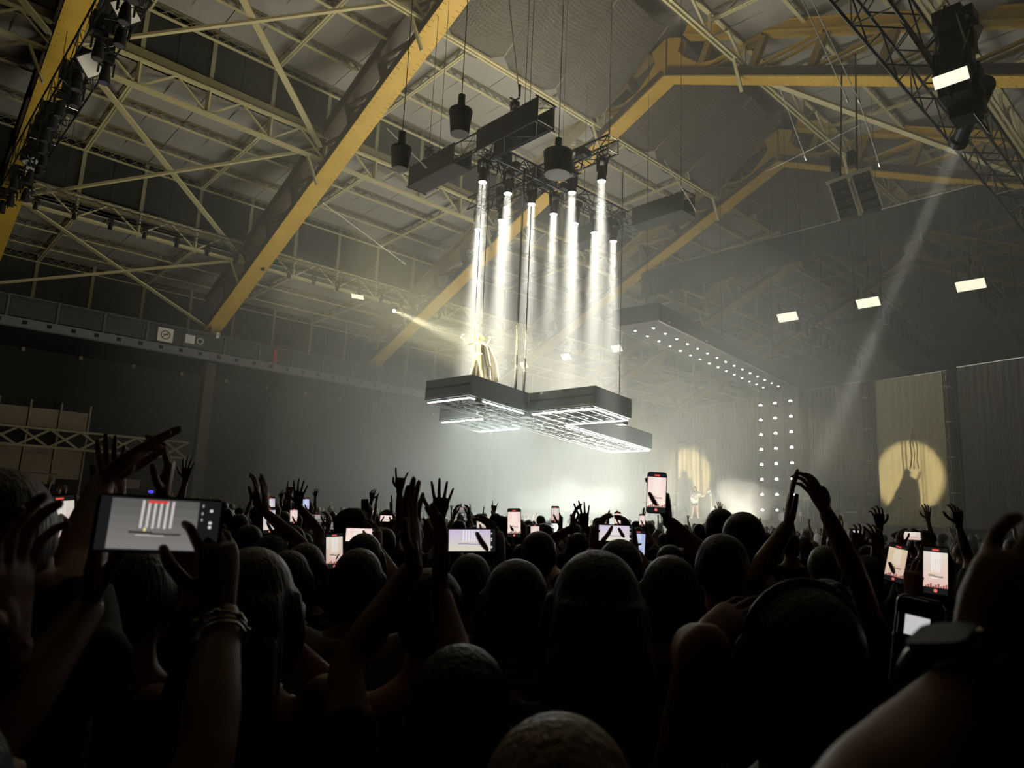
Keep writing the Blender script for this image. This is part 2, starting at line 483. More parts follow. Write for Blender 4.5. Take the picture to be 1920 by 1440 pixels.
# gallery along the side wall
GY = 44.0
Gs = struct('gallery_floor')
smesh('gallery_slab', MB().box((32, (GY + YW) / 2, 10.35), (90, YW - GY, 0.25)), M['wall'])
bar_part('fascia', Gs, (-10, GY - 0.04, 10.45), (XE, GY - 0.04, 10.45), 0.10, 0.52, 'fascia')
bar_part('fascia_lip', Gs, (-10, GY - 0.1, 10.2), (XE, GY - 0.1, 10.2), 0.2, 0.06, 'rail')
sq = MB().box((0, 0, 0), (0.22, 0.02, 0.2)).mesh('opening', M['hole'])
for k in range(44): part('fascia_opening', sq, Gs, (-6.3 + 1.12 * k, GY - 0.10, 10.5))
Gr = struct('gallery_railing')
bar_part('top_rail', Gr, (-10, GY - 0.02, 11.86), (XE, GY - 0.02, 11.86), 0.09, 0.07, 'rail')
bar_part('mid_rail', Gr, (-10, GY - 0.02, 11.78), (XE, GY - 0.02, 11.78), 0.03, 0.03, 'rail')
infill = MB().box((0, 0, 0), (2.06, 0.03, 0.95)).box((0, -0.03, 0.46), (2.06, 0.04, 0.04)).box((0, -0.03, -0.46), (2.06, 0.04, 0.04)).mesh('rail_panel', M['pane'])
for k in range(30):
    x = -6 + k * 2.24
    bar_part('rail_post', Gr, (x, GY - 0.03, 10.7), (x, GY - 0.03, 11.86), 0.10, 0.12, 'rail', (1, 0, 0))
    part('rail_panel', infill, Gr, (x + 1.12, GY, 11.26))

# lit panelled recess low in the side wall, far left, behind a lattice beam
Rw = struct('wall_panelling')
for i in range(6):
    for j in range(2):
        mb = MB().box((1.6 + i * 1.55 + 0.75, YW - 0.25, 3.05 + j * 2.55 + 0.6), (1.42, 0.06, 1.9 if j == 0 else 1.1))
        mb.build('panel', M['beige'], Rw)
for k in range(7): bar_part('post', Rw, (1.6 + 1.55 * k, YW - 0.32, 1), (1.6 + 1.55 * k, YW - 0.32, 7.2), 0.09, 0.1, 'post', (1, 0, 0))
LB = struct('lattice_beam')
for z in (4.35, 5.35): bar_part('chord', LB, (-2, 47, z), (16, 47, z), 0.2, 0.12, 'post')
for k in range(12):
    xa = -2 + 1.5 * k
    bar_part('brace', LB, (xa, 47, 4.35), (xa + 1.5, 47, 5.35), 0.12, 0.12, 'post', (0, 1, 0))
    bar_part('brace', LB, (xa, 47.05, 5.35), (xa + 1.5, 47.05, 4.35), 0.12, 0.12, 'post', (0, 1, 0))
# ================================================================== FLOWN RIG, FLYING STAGE, STAGE SET
_ut = {}
def unit_tube(matname, r, n=8):
    k = (matname, round(r, 4), n)
    if k not in _ut:
        _ut[k] = MB().tube([(0, 0, 0), (1, 0, 0)], r, n).mesh('tube_' + matname, M[matname], smooth=False)
    return _ut[k]
def tube_part(name, parent, a, b, r, matname, n=8):
    a = V(a); b = V(b); t = b - a; L = t.length; t = t / L
    s = V((0, 0, 1)).cross(t)
    if s.length < 1e-4: s = V((0, 1, 0)).cross(t)
    s.normalize(); u = t.cross(s)
    mm = Matrix(((t.x * L, s.x, u.x, a.x), (t.y * L, s.y, u.y, a.y), (t.z * L, s.z, u.z, a.z), (0, 0, 0, 1)))
    return part(name, unit_tube(matname, r, n), parent, mtx=mm)

def box_truss(name, a, b, size, label, group=None, bay=0.8, detail=True, ends=True, mt='black', rc=0.03, rl=0.014):
    a = V(a); b = V(b); t = b - a; L = t.length; t = t / L
    s = V((0, 0, 1)).cross(t).normalized() if abs(t.z) < 0.9 else V((0, 1, 0)).cross(t).normalized()
    u = t.cross(s); h = size / 2
    T = thing(name, a, label, 'truss', group)
    cs = [s * (h * i) + u * (h * j) for i, j in ((-1, -1), (1, -1), (1, 1), (-1, 1))]
    for c in cs: tube_part('chord', T, a + c, b + c, rc, mt)
    n = max(2, int(round(L / bay)))
    mb = MB()
    for f in range(4):
        c0, c1 = cs[f], cs[(f + 1) % 4]
        for k in range(n):
            p, q = a + t * (L * k / n), a + t * (L * (k + 1) / n)
            if k % 2: p1, q1 = p + c0, q + c1
            else: p1, q1 = p + c1, q + c0
            if detail: tube_part('lacing', T, p1, q1, rl, mt, 6)
            else: mb.tube([p1, q1], rl, 5)
            if detail and k % 4 == 0: tube_part('crossbar', T, p + c0, p + c1, rl, 'alu', 6)
    if not detail: stuff(mb.build('lacing', M[mt], T))
    return T

def hang(a, b, label, r=0.012, mt='black', name='hanging_cable', group=None, hook=True):
    """one steel cable from the roof steel (b) down to what it carries (a)"""
    T = thing(name, a, label, 'cable', group)
    tube_part('wire', T, a, b, r, mt, 6)
    if hook:
        MB().tube([V(a) - V((0, 0, .02)), V(a) + V((0, 0, 0.35))], r * 2.2, 8).build('turnbuckle', M['dark'], T)
    return T

# --- moving-head light: base, yoke with two arms, head with lens (head points along -Z)
def moving_light(loc, lit=False, scale=1.0, label='', group=None):
    T = thing('lit_spotlight' if lit else 'moving_light', loc, label, 'light', group)
    L = V(loc); s = scale
    MB().box(L + V((0, 0, 0.78 * s)), (0.36 * s, 0.30 * s, 0.14 * s)).box(L + V((0, 0, 0.9 * s)), (0.10 * s, 0.10 * s, 0.14 * s)).box(L + V((0, 0, 0.97 * s)), (0.62 * s, 0.07, 0.03)).box(L + V((0, 0, 0.97 * s)), (0.07, 0.62 * s, 0.03)).build('base', M['black'], T)
    for sx in (-1, 1):
        MB().prism([L + V((sx * 0.19 * s, -0.07 * s, 0.72 * s)), L + V((sx * 0.19 * s, 0.07 * s, 0.72 * s)), L + V((sx * 0.19 * s, 0.05 * s, 0.28 * s)), L + V((sx * 0.19 * s, -0.05 * s, 0.28 * s))], (sx * 0.05 * s, 0, 0)).build('yoke_arm', M['black'], T)
    pr = [(0.0, 0.165), (0.05, 0.17), (0.22, 0.165), (0.30, 0.15), (0.45, 0.13), (0.58, 0.09)]
    MB().tube([L + V((0, 0, z * s)) for z, r in pr], [r * s for z, r in pr], 14).build('head', M['black'], T, smooth=False)
    MB().tube([L + V((0, 0, -0.02 * s)), L + V((0, 0, 0.0))], [0.17 * s, 0.17 * s], 16).build('front_ring', M['dark'], T)
    MB().disc(L + V((0, 0, -0.024 * s)), (0, 0, -1), 0.145 * s).build('lens', M['lens'] if lit else M['glass'], T)
    return T

NTH = 'first second third fourth fifth sixth seventh eighth ninth tenth eleventh twelfth thirteenth fourteenth fifteenth sixteenth seventeenth eighteenth nineteenth twentieth'.split()
RIGZ = 14.0
near_y, far_y = 16.0, 23.0
# rig trusses
box_truss('rig_truss', (16.15, 19.38, 15.25), (24.45, 19.38, 15.25), 0.55, 'long black truss of the rig over the flying stage, carrying seven lit spotlights', None, 0.6, True, True, 'black', .042, .022)
box_truss('rig_truss', (18.9, 15.5, 15.26), (18.9, 23.5, 15.26), 0.55, 'cross truss of the rig over the flying stage, its near end against the yellow rafter', None, 0.6, True, True, 'black', .042, .022)
for (x, ya, yb, lab) in ((15.75, 15.9, 23.3, 'truss half covered with black fascias at the near end of the rig'),
                         (24.9, 16.2, 22.6, 'truss with black fascia at the far end of the rig, in the haze')):
    T = box_truss('rig_end_truss', (x, ya, 15.25), (x, yb, 15.25), 0.75, lab)
    L = yb - ya
    for (f0, f1) in ((0.0, 0.42), (0.60, 1.0)):
        y0, y1 = ya + L * f0, ya + L * f1
        for sx in (-1, 1):
            MB().box((x + sx * 0.43, (y0 + y1) / 2, 15.25), (0.03, y1 - y0, 0.84)).build('fascia', M['cloth'], T)
        if f0 == 0.0: MB().box((x, (y0 + y1) / 2, 14.83), (0.86, y1 - y0, 0.02)).build('fascia', M['cloth'], T) if x > 20 else None
        for k in range(9):
            MB().box((x - 0.45, y0 + (y1 - y0) * (k + 0.5) / 9, 15.66), (0.02, 0.14, 0.03)).build('fascia_tie', M['alu'], T)
    MB().box((x, yb - 1.5, 14.83), (0.86, 3.0, 0.02)).build('fascia', M['cloth'], T)
    for y in (ya, yb):
        for dx in (-0.4, 0.4): tube_part('end_frame', T, (x + dx, y, 14.75), (x + dx, y, 15.75), 0.035, 'black')
        for dz in (14.78, 15.72): tube_part('end_frame', T, (x - 0.5, y, dz), (x + 0.5, y, dz), 0.03, 'black')

# cable looms, hoists and distribution boxes crowding the middle of the rig
random.seed(17)
for ob, pts0 in ((bpy.data.objects['rig_truss'], [(16.3 + .42 * k, 19.38) for k in range(20)]), (bpy.data.objects['rig_truss.001'], [(18.9, 15.7 + .42 * k) for k in range(18)])):
    mb = MB()
    for (x, y) in pts0:
        pts = [(x + random.uniform(-.25, .25), y + random.uniform(-.25, .25), 15.0 + random.uniform(-.45, .5)) for j in range(5)]
        mb.tube(pts, random.uniform(.015, .035), 5)
    stuff(mb.build('cable_loom', M['black'], ob))
    for k in range(9):
        x, y = random.choice(pts0)
        MB().box((x, y, 15.15 + random.uniform(-.2, .35)), (random.uniform(.2, .5), random.uniform(.2, .5), random.uniform(.2, .5))).build('hoist_box', M['black'], ob)
# eleven lit spotlights in a cross, each with its own lamp
ORD = ['first', 'second', 'third', 'fourth', 'fifth', 'sixth', 'seventh']
beams = []
for k in range(7):
    beams.append((16.02 + 1.29 * k, 19.38, 'lit spotlight, %s of seven along the long rig truss counted from its near end' % ORD[k]))
for y, lab in ((16.02, 'lit spotlight hanging at the outer end of the cross truss, against yellow rafter'), (17.48, 'lit spotlight inboard of the cross truss end beside the yellow rafter'),
               (21.46, 'lit spotlight on the side wall half of the cross truss, inner one'), (22.98, 'lit spotlight on the side wall half of the cross truss, outermost')):
    beams.append((18.9, y, lab))
proto = None
for (x, y, lab) in beams:
    if proto is None:
        proto = moving_light((x, y, RIGZ), True, 1.0, lab, 'lit spotlights over the flying stage'); o = proto
    else:
        o = dup(proto, (x, y, RIGZ), 0, lab)
    lamp('beam_lamp', 'AREA', (x, y, RIGZ - 0.04), BEAM_W, (1.0, 0.96, 0.86), (x + random.uniform(-.08, .08), y + random.uniform(-.08, .08), 4), 0.28, 13.0)
# chain bags and motors on the rig
def chain_bag(px, py, d, rt, rb, h, label, two=False):
    p = at(px, py, D=d)
    T = thing('chain_bag', p, label, 'bag', None)
    MB().tube([p + V((0, 0, h / 2)), p + V((0, 0, h * 0.3)), p - V((0, 0, h / 2))], [rt, rt * 0.98, rb], 20).build('bag', M['cloth'], T)
    MB().tube([p + V((0, 0, h / 2 + 0.02)), p + V((0, 0, h / 2 - 0.05))], [rt * 1.03, rt * 1.03], 20).build('rim', M['black'], T)
    MB().disc(p - V((0, 0, h / 2 + 0.003)), (0, 0, -1), rb * 0.96, 20).build('base', M['rail'], T)
    MB().tube([p + V((0, 0, h / 2 - 0.1)), p + V((0, 0, h / 2 + 0.55))], 0.12, 10).build('hoist_motor', M['black'], T)
    tube_part('chain', T, p + V((0, 0, h / 2 + 0.5)), V((p.x, p.y, roofz(p.y))), 0.014, 'black', 6)
    return T
chain_bag(863, 230, 22.5, 0.36, 0.29, 0.78, 'round black chain bag hanging above the near rig truss against the roof')
chain_bag(751, 298, 22.0, 0.31, 0.25, 0.68, 'round black chain bag beside the girder, beyond the near fascia end')
chain_bag(1046, 308, 24.5, 0.50, 0.46, 0.80, 'large black drum bag over the middle of the rig, by the yellow rafter')
for (px, py, d, lab) in ((964, 213, 21.5, 'black spotlight standing on the near fascia truss beside the rope'), (803, 299, 21.5, 'dark spotlight clamped on top of the near rig truss')):
    q = at(px, py + 10, X=15.75); T = moving_light(q, False, 0.75, lab); tube_part('bracket', T, q + V((0.05, 0, .3)), (15.8, q.y, 15.62), 0.03, 'black')

# hoist cables up to the roof
for (x, y, lab) in ((15.75, 22.6, 'thin black hoist cable at the side wall end of the near rig truss'), (15.75, 21.9, 'second thin black hoist cable over the near fascia'),
                    (15.75, 16.7, 'black hoist cable at the lamp end of the near fascia truss'), (15.75, 16.95, 'black hoist cable doubling the one at the near fascia end'),
                    (24.9, 16.6, 'black hoist cable to the far rig truss in the haze'), (24.9, 22.2, 'black hoist cable to the far end of the hazy rig truss'), (18.9, 15.7, 'black hoist cable over the outermost lit spotlight'), (20.3, 19.38, 'black hoist cable over the middle of the rig')):
    hang((x, y, 15.6), (x, y, lowz(y) + 0.1 if abs(x - 16) < 0.45 else roofz(y)), lab)
p0, p1 = at(974, 180, D=20.8), at(953, -10, D=19.5)
hang(p0, p1, 'pale rope running up from the near rig truss to the roof', 0.016, 'rope', 'rope')

# --- flying stage: a tilted cross hung under the rig
PC = V((19.109, 19.776, 5.301)); pyaw = 0.106
ex = V((math.cos(pyaw), math.sin(pyaw), -0.056)).normalized()
ey = V((-math.sin(pyaw), math.cos(pyaw), -0.016)); ey = (ey - ex * ey.dot(ex)).normalized()
ez = ex.cross(ey)
PH = 0.80
def pl(x, y, z): return PC + ex * x + ey * y + ez * z
a1m, a1p, a2m, a2p, w1, w2 = 4.24, 7.76, 4.02, 3.57, 1.125, 1.195
OUT = [(-a1m, w1), (-a1m, -w1), (-w2, -w1), (-w2, -a2m), (w2, -a2m), (w2, -w1), (a1p, -w1), (a1p, w1), (w2, w1), (w2, a2p), (-w2, a2p), (-w2, w1)]
FS = thing('flying_stage', PC, 'grey cross-shaped flying stage hung on cables, with lit strips along its lower edges', 'stage')
mb = MB()
for (xa, xb, ya, yb) in ((-a1m, a1p, -w1, w1), (-w2, w2, w1, a2p), (-w2, w2, -a2m, -w1)):
    mb.prism([pl(xa, ya, PH - 0.06), pl(xb, ya, PH - 0.06), pl(xb, yb, PH - 0.06), pl(xa, yb, PH - 0.06)], ez * 0.06)
mb.build('deck', M['deck'], FS)
for i in range(12):
    a, b = OUT[i], OUT[(i + 1) % 12]
    L = math.hypot(b[0] - a[0], b[1] - a[1]); n = max(1, round(L / 2.4))
    nx, ny = (b[1] - a[1]) / L, -(b[0] - a[0]) / L
    for k in range(n):
        p = (a[0] + (b[0] - a[0]) * k / n, a[1] + (b[1] - a[1]) * k / n); q = (a[0] + (b[0] - a[0]) * (k + 1) / n, a[1] + (b[1] - a[1]) * (k + 1) / n)
        g = 0.006 / (L / n)
        p2 = (p[0] + (q[0] - p[0]) * g, p[1] + (q[1] - p[1]) * g); q2 = (q[0] - (q[0] - p[0]) * g, q[1] - (q[1] - p[1]) * g)
        MB().prism([pl(p2[0], p2[1], 0.10), pl(q2[0], q2[1], 0.10), pl(q2[0], q2[1], PH - 0.02), pl(p2[0], p2[1], PH - 0.02)], (ex * nx + ey * ny) * -0.04).build('side_panel', M['side'], FS)
    # strip light under the panel edge
    dim = i in (11, 7, 9)
    ins = 0.10
    segs = n
    for k in range(segs):
        f0, f1 = (k + 0.04) / segs, (k + 0.96) / segs
        p = pl(a[0] + (b[0] - a[0]) * f0 + nx * -ins, a[1] + (b[1] - a[1]) * f0 + ny * -ins, 0.02)
        q = pl(a[0] + (b[0] - a[0]) * f1 + nx * -ins, a[1] + (b[1] - a[1]) * f1 + ny * -ins, 0.02)
        bar_part('strip_light', FS, p, q, 0.04, 0.04, 'alu' if dim else 'led', ez)
# underside: aluminium frame, cross bars and rows of small fixtures
def under(xa, xb, ya, yb, dens):
    for z in (0.16, 0.5):
        n = max(2, int((xb - xa) / 0.6))
        for k in range(n + 1): bar_part('frame_bar', FS, pl(xa + (xb - xa) * k / n, ya + .06, z), pl(xa + (xb - xa) * k / n, yb - .06, z), 0.05, 0.05, 'alu' if z < .3 else 'dark', ez)
        m_ = max(2, int((yb - ya) / 0.55))
        for k in range(m_ + 1): bar_part('frame_bar', FS, pl(xa + .06, ya + .06 + (yb - ya - .12) * k / m_, z - 0.05), pl(xb - .06, ya + .06 + (yb - ya - .12) * k / m_, z - 0.05), 0.05, 0.05, 'alu' if z < .3 else 'dark', ez)
random.seed(9)
for r_ in ((-a1m, -w2, -w1, w1, 1), (-w2, w2, -w1, w1, 1), (w2, a1p, -w1, w1, 1), (-w2, w2, w1, a2p, 1), (-w2, w2, -a2m, -w1, 1)): under(*r_)
mb = MB(); mg = MB()
for k in range(420):
    x = random.uniform(-a1m + .2, a1p - .2)
    if -w2 < x < w2 and random.random() < 0.7: y = random.uniform(-a2m + .2, a2p - .2)
    else: y = random.uniform(-w1 + .15, w1 - .15)
    if not (-w1 < y < w1 or -w2 < x < w2): continue
    c = pl(x, y, random.uniform(0.06, 0.2)); s = random.uniform(0.05, 0.2)
    t = MB()
    (mb if k % 3 else mg).box(c, (s, random.uniform(0.03, 0.1), 0.05), 0, (ex, ey, ez))
stuff(mb.build('underside_fitting', M['dark'], FS)); stuff(mg.build('underside_clamp', M['alu'], FS))
mb = MB()
for k in range(14):
    pts = []; x = random.uniform(-3.5, 6.5); y = random.uniform(-w1 * .8, w1 * .8)
    for j in range(7):
        pts.append(pl(x, y, 0.1 + 0.05 * math.sin(j * 2 + k))); x += random.uniform(0.05, .3); y = max(-w1, min(w1, y + random.uniform(-.25, .25)))
    mb.tube(pts, 0.012, 5)
stuff(mb.build('underside_cable', M['alu'], FS))
for (x, y) in ((-w2, -w1), (w2, -a2m + 0.3), (-a1m + .3, -w1)):
    MB().box(pl(x + .2, y + .25, 0.05), (0.35, 0.35, 0.22), 0, (ex, ey, ez)).build('corner_motor', M['black'], FS)
# soft light thrown down by the strips of the flying stage
for (x, y, w) in ((-1.5, 0, .6), (4.5, 0, .4)):
    lamp('strip_wash', 'AREA', pl(x, y, -0.05), STRIP_W * w, COOL, pl(x, y, -5), 3.6, 170)
# suspension wires of the flying stage
for (px, py, lab) in ((944, 712, 'thin wire rising from the deck beside the caped singer'), (1009, 735, 'thick suspension cable with turnbuckle rising from the centre of the flying stage'), (1034, 727, 'second suspension cable with turnbuckle beside the centre one'),
                      (1161, 742, 'suspension cable at the outer end of the right-hand deck arm'), (1075, 722, 'faint thin wire behind the centre of the flying stage'), (917, 706, 'thin dark wire rising directly behind the singer')):
    p = at(px, py, Z=6.15)
    # keep the foot on the deck
    x = min(max((p - PC).dot(ex), -a1m + .1), a1p - .1); y = min(max((p - PC).dot(ey), -a2m + .1), a2p - .1)
    if abs(y) > w1 - .05 and abs(x) > w2 - .05: y = math.copysign(w1 - 0.1, y)
    p = pl(x, y, PH)
    big = 'turnbuckle' in lab
    T = hang(p, (p.x, p.y, 14.8), lab, 0.022 if big else 0.014, 'black', 'suspension_wire', None, big)
    if big:
        MB().tube([p + V((0, 0, .3)), p + V((0, 0, .75))], 0.05, 8).tube([p + V((0, 0, .9)), p + V((0, 0, 1.25))], 0.04, 8).build('shackle', M['dark'], T)

# --- black lighting truss across the hall near the camera (upper left)
T = box_truss('lighting_truss', (3.9, 17.0, 15.6), (3.9, 39.5, 15.6), 0.9, 'broad black lighting truss full of fixtures beside the nearest yellow rafter', None, 0.9, True)
random.seed(12)
k = 0
for y in np.arange(17.5, 38.5, 1.15):
    k += 1
    moving_light((3.9 + random.uniform(-.3, .3), y, 14.17 + random.uniform(-.03, .03)), False, 0.95, 'dark moving light under the broad lighting truss, %s from its upper end' % NTH[k - 1], 'dark moving lights under the broad truss')
    k2 = MB()
    k2.box((3.9 + random.uniform(-.3, .3), y + .4, 15.5), (0.5, 0.45, 0.5)); o = k2.build('dimmer_box', M['black'], T)
for (px, py, lab) in ((236, 22, 'pale diamond-set flood panel uppermost on the broad black lighting truss'), (170, 122, 'pale diamond-set flood panel in the middle of the broad lighting truss'), (62, 312, 'pale diamond-set flood panel at the lower end of the broad lighting truss')):
    c = at(px, py, Z=14.9)
    T2 = thing('flood_panel', c, lab, 'light', 'pale flood panels')
    n = (EYE - c).normalized(); s = n.cross(V((0, 0, 1))).normalized(); u = s.cross(n)
    a_ = (s * 0.7 + u * 0.9).normalized(); b_ = n.cross(a_)
    MB().box(c + n * 0.03, (0.62, 0.50, 0.02), 0, (a_, b_, n)).build('face', M['panelgrey'], T2)
    MB().box(c - n * 0.06, (0.70, 0.58, 0.16), 0, (a_, b_, n)).build('housing', M['black'], T2)
    tube_part('bracket', T2, c - n * 0.1, (3.9, c.y, 15.2), 0.03, 'black')
mb = MB()
for k in range(26):
    y = 17 + k * 0.85; pts = [(3.9 + random.uniform(-.4, .4), y + j * 0.25, 15.1 - 0.35 * math.sin(j / 4 * math.pi) + random.uniform(-.05, .05)) for j in range(5)]
    mb.tube(pts, 0.02, 5)
stuff(mb.build('cable_swag', M['black'], T))
for y in (18.5, 24, 30, 36): hang((3.9, y, 16.05), (3.9, y, lowz(y) + 0.05), 'black hoist cable of the broad lighting truss, %s from its upper end' % NTH[(18.5, 24, 30, 36).index(y)], 0.012, 'black', 'hanging_cable', 'hoist cables of the broad truss', False)

# --- slim truss along the left girder with small lights
T = box_truss('lighting_truss', (3.5, 39.0, 16.0), (31.0, 39.0, 16.0), 0.5, 'slim dark lighting truss running along the lower girder towards the haze', None, 0.75, True, True, 'dark', 0.025, 0.012)
for k in range(16):
    moving_light((5 + 1.6 * k, 39.0, 15.0), False, 0.6, 'small moving light under the slim truss along the girder, %s from its near end' % NTH[k], 'small moving lights on the slim truss')
for x in (6, 14, 22, 29): hang((x, 39, 16.25), (x, 39, roofz(39)), 'thin black hoist cable of the slim lighting truss, %s from its near end' % NTH[(6, 14, 22, 29).index(x)], 0.01, 'black', 'hanging_cable', 'hoist cables of the slim truss', False)
c = at(670, 556, Y=37.5)
T2 = thing('flood_panel', c, 'small lit flood panel under the slim truss at the edge of the haze', 'light')
MB().prism([c + V((-.35, 0.1, .12)), c + V((.35, -0.1, .12)), c + V((.42, -0.1, -.12)), c + V((-.28, .1, -.12))], (0.0, 0.06, 0)).build('face', M['panel'], T2)
tube_part('bracket', T2, c, (c.x, 38.9, 15.8), 0.02, 'black')

# followspots
def followspot(loc, tgt, label, watts, col, angle, size=1.0, blend=0.25, near=0.0):
    loc = V(loc); d = (V(tgt) - loc).normalized()
    T = thing('followspot', loc, label, 'light')
    pr = [(-0.75, 0.14), (-0.7, 0.17), (-0.2, 0.17), (-0.15, 0.13), (0.35, 0.12), (0.4, 0.15), (0.5, 0.15)]
    MB().tube([loc + d * (z * size) for z, r in pr], [r * size for z, r in pr], 14).build('barrel', M['dark'], T)
    MB().disc(loc + d * (0.505 * size), d, 0.125 * size).build('lens', M['lens'], T)
    s = d.cross(V((0, 0, 1))).normalized()
    MB().bar(loc + s * 0.22 * size, loc + s * 0.22 * size + V((0, 0, .5 * size)), 0.03, 0.06).bar(loc - s * 0.22 * size, loc - s * 0.22 * size + V((0, 0, .5 * size)), 0.03, 0.06).bar(loc - s * 0.24 * size + V((0, 0, .5 * size)), loc + s * 0.24 * size + V((0, 0, .5 * size)), 0.06, 0.04).build('yoke', M['black'], T)
    lamp('followspot_lamp', 'AREA', loc + d * (0.53 * size), watts, col, tgt, 0.24 * size, angle)
    return T
SING = at(893, 712, Z=6.35)
fl = at(737, 582, Y=37.5)
T = followspot(fl, SING + V((0, 0, 1.2)), 'small lit followspot under the slim truss, throwing a beam at the singer', FOLLOW_L, (1.0, 0.93, 0.62), 2.6, 0.8)
tube_part('bracket', T, fl + V((0, 0, .3)), (fl.x, 38.9, 15.9), 0.025, 'black')
# front-of-house followspots far behind the audience: they light the singer and throw her shadow on the curtains
for (loc, tgt, w) in (((-28, 26.4, 12.4), SING + V((0.3, -0.1, 1.3)), FOH_W), ((-28, 1.5, 11.2), SING + V((0.2, 0, 1.3)), FOH_W * 2.0)):
    lamp('front_of_house_lamp', 'SPOT', loc, w, YEL, tgt, 0.10, 3.4, 0.35)

# --- black truss over the right half with followspot seat, flood panel
YT = 5.55
T = box_truss('lighting_truss', (8.0, YT, 14.27), (38.0, YT, 14.27), 0.95, 'bare black box truss running away over the audience under the yellow roof trusses', None, 1.05, True, True, 'black', 0.045, 0.022)
fs = at(1815, 225, Y=4.4)
tg = at(1494, 960, D=40)
followspot(fs, tg, 'big followspot hanging under the bare truss, its beam aimed at the stage', FOLLOW_R, (1.0, 0.96, 0.84), 3.6, 1.5)
seat = at(1790, 110, Y=4.2)
T = thing('spot_platform', seat, 'cluttered black operator seat and lamp cluster hung beside the bare truss', 'rigging')
random.seed(5)
q = seat
for i, (dx, dz, s) in enumerate(((0, 0.9, (.9, .6, .35)), (0.1, 0.3, (.5, .5, .8)), (-.2, -.3, (.6, .5, .5)), (0.4, -.4, (.7, .5, .6)), (.1, -.9, (.9, .6, .3)), (.5, -1.1, (.6, .5, .5)))):
    MB().box(q + V((dx, 0, dz)), s).box(q + V((dx + .1, -.1, dz + .1)), (s[0] * .6, s[1] * 1.2, s[2] * .7)).build('lamp_housing', M['black'], T)
for k in range(14):
    a_ = q + V((random.uniform(-.6, .8), random.uniform(-.3, .3), random.uniform(-1.3, 1.2))); b_ = a_ + V((random.uniform(-.6, .6), random.uniform(-.3, .3), random.uniform(-.7, .7)))
    tube_part('frame_tube', T, a_, b_, 0.03, 'black')
for dx in (-.4, .6):
    tube_part('drop_tube', T, q + V((dx, 0, -1.2)), (q.x + dx, YT - .4, 13.9), 0.035, 'black')
for k in range(5):
    MB().tube([q + V((random.uniform(-.5, .6), -.2, random.uniform(-1, 1))), q + V((random.uniform(-.5, .6), -.35, random.uniform(-1, 1)))], 0.02, 6).ell(q + V((random.uniform(-.5, .6), -.32, random.uniform(-1, 1))), 0.06, 8, 5).build('fitting', M['alu'], T)
def flood(px, py, w, h, label, group=None, **kw):
    c = at(px, py, **kw)
    T = thing('led_flood', c, label, 'light', group)
    e1 = V((0.02, -1, 0)).normalized(); e2 = V((0.62, 0, -0.78)); nn = e1.cross(e2); nn = nn if nn.z < 0 else -nn
    MB().box(c + nn * 0.03, (w, h, 0.02), 0, (e1, e2, nn)).build('lit_face', M['panel'], T)
    MB().box(c - nn * 0.08, (w * 1.05, h * 1.1, 0.18), 0, (e1, e2, nn)).build('housing', M['black'], T)
    for s_ in (-1, 1): bar_part('bracket', T, c + e1 * (s_ * w * .5) - nn * .1, c + e1 * (s_ * w * .5) + V((0.1, 0, 0.75)), 0.05, 0.03, 'black')
    return T, c
flood(1783, 146, 0.66, 0.27, 'big lit white flood panel beneath the cluttered operator seat', None, Y=4.0)
# thin ropes and stays on the right
for (a_, b_, lab) in (((1502, -5, 17), (1590, 190, 21), 'thin white rope slanting down from the roof beside the bare truss, first of a pair'), ((1520, -5, 17.5), (1612, 192, 21), 'thin white rope slanting down from the roof beside the bare truss, second of the pair'),
                      ((1462, 165, 24), (1512, 300, 26), 'short white stay hanging under the yellow lower chord'), ((1436, 322, 30), (1625, 228, 26), 'white stay rising across the dark roof gap'), ((1612, 192, 21), (1650, 312, 23), 'white rope dropping below the bare truss'),
                      ((605, 380, 26), (760, 495, 30), 'thin pale wire slanting from the second yellow rafter'), ((725, 240, 23), (800, 315, 24), 'pair of pale struts beside the chain bag'), ((1245, 300, 27), (1305, 395, 29), 'thin stay at the far rig truss')):
    p, q_ = at(a_[0], a_[1], D=a_[2]), at(b_[0], b_[1], D=b_[2])
    T = thing('stay_rope', q_, lab, 'rope'); tube_part('line', T, p, q_, 0.014, 'rope', 6)
    MB().tube([q_ + (p - q_).normalized() * 0.2, q_], 0.035, 8).build('end_fitting', M['alu'], T)

# --- hung loudspeaker pair
c = at(1603, 370, D=27); T = thing('line_array', c, 'hung pair of loudspeaker columns with pale frames below the third roof truss', 'speaker')
fwd = (EYE - c); fwd.z = -0.9; fwd.normalize(); sd = V((0, 0, 1)).cross(fwd).normalized(); uu = fwd.cross(sd)
sd, uu = (sd * math.cos(R(13)) + uu * math.sin(R(13))), (uu * math.cos(R(13)) - sd * math.sin(R(13)))
for col in (-1, 1):
    for row in range(4):
        cc = c + sd * (0.40 * col) + uu * (0.55 - 0.37 * row)
        g = MB().box(cc, (0.55, 0.62, 0.34), 0, (fwd, sd, uu)); g.build('cabinet', M['black'], T)
        MB().box(cc + fwd * 0.29, (0.03, 0.56, 0.29), 0, (fwd, sd, uu)).build('grille', M['rail'], T)
        MB().ell(cc + fwd * 0.31 + sd * 0.1, 0.02, 6, 4).build('badge', M['white'], T)
    for s_ in (-1, 1): bar_part('rigging_rail', T, c + sd * (0.40 * col + 0.33 * s_) + uu * 0.78 + fwd * 0.3, c + sd * (0.40 * col + 0.33 * s_) - uu * 0.76 + fwd * 0.3, 0.06, 0.05, 'white', fwd)
bar_part('top_frame', T, c - sd * 0.8 + uu * 0.80 + fwd * 0.3, c + sd * 0.8 + uu * 0.80 + fwd * 0.3, 0.06, 0.12, 'white')
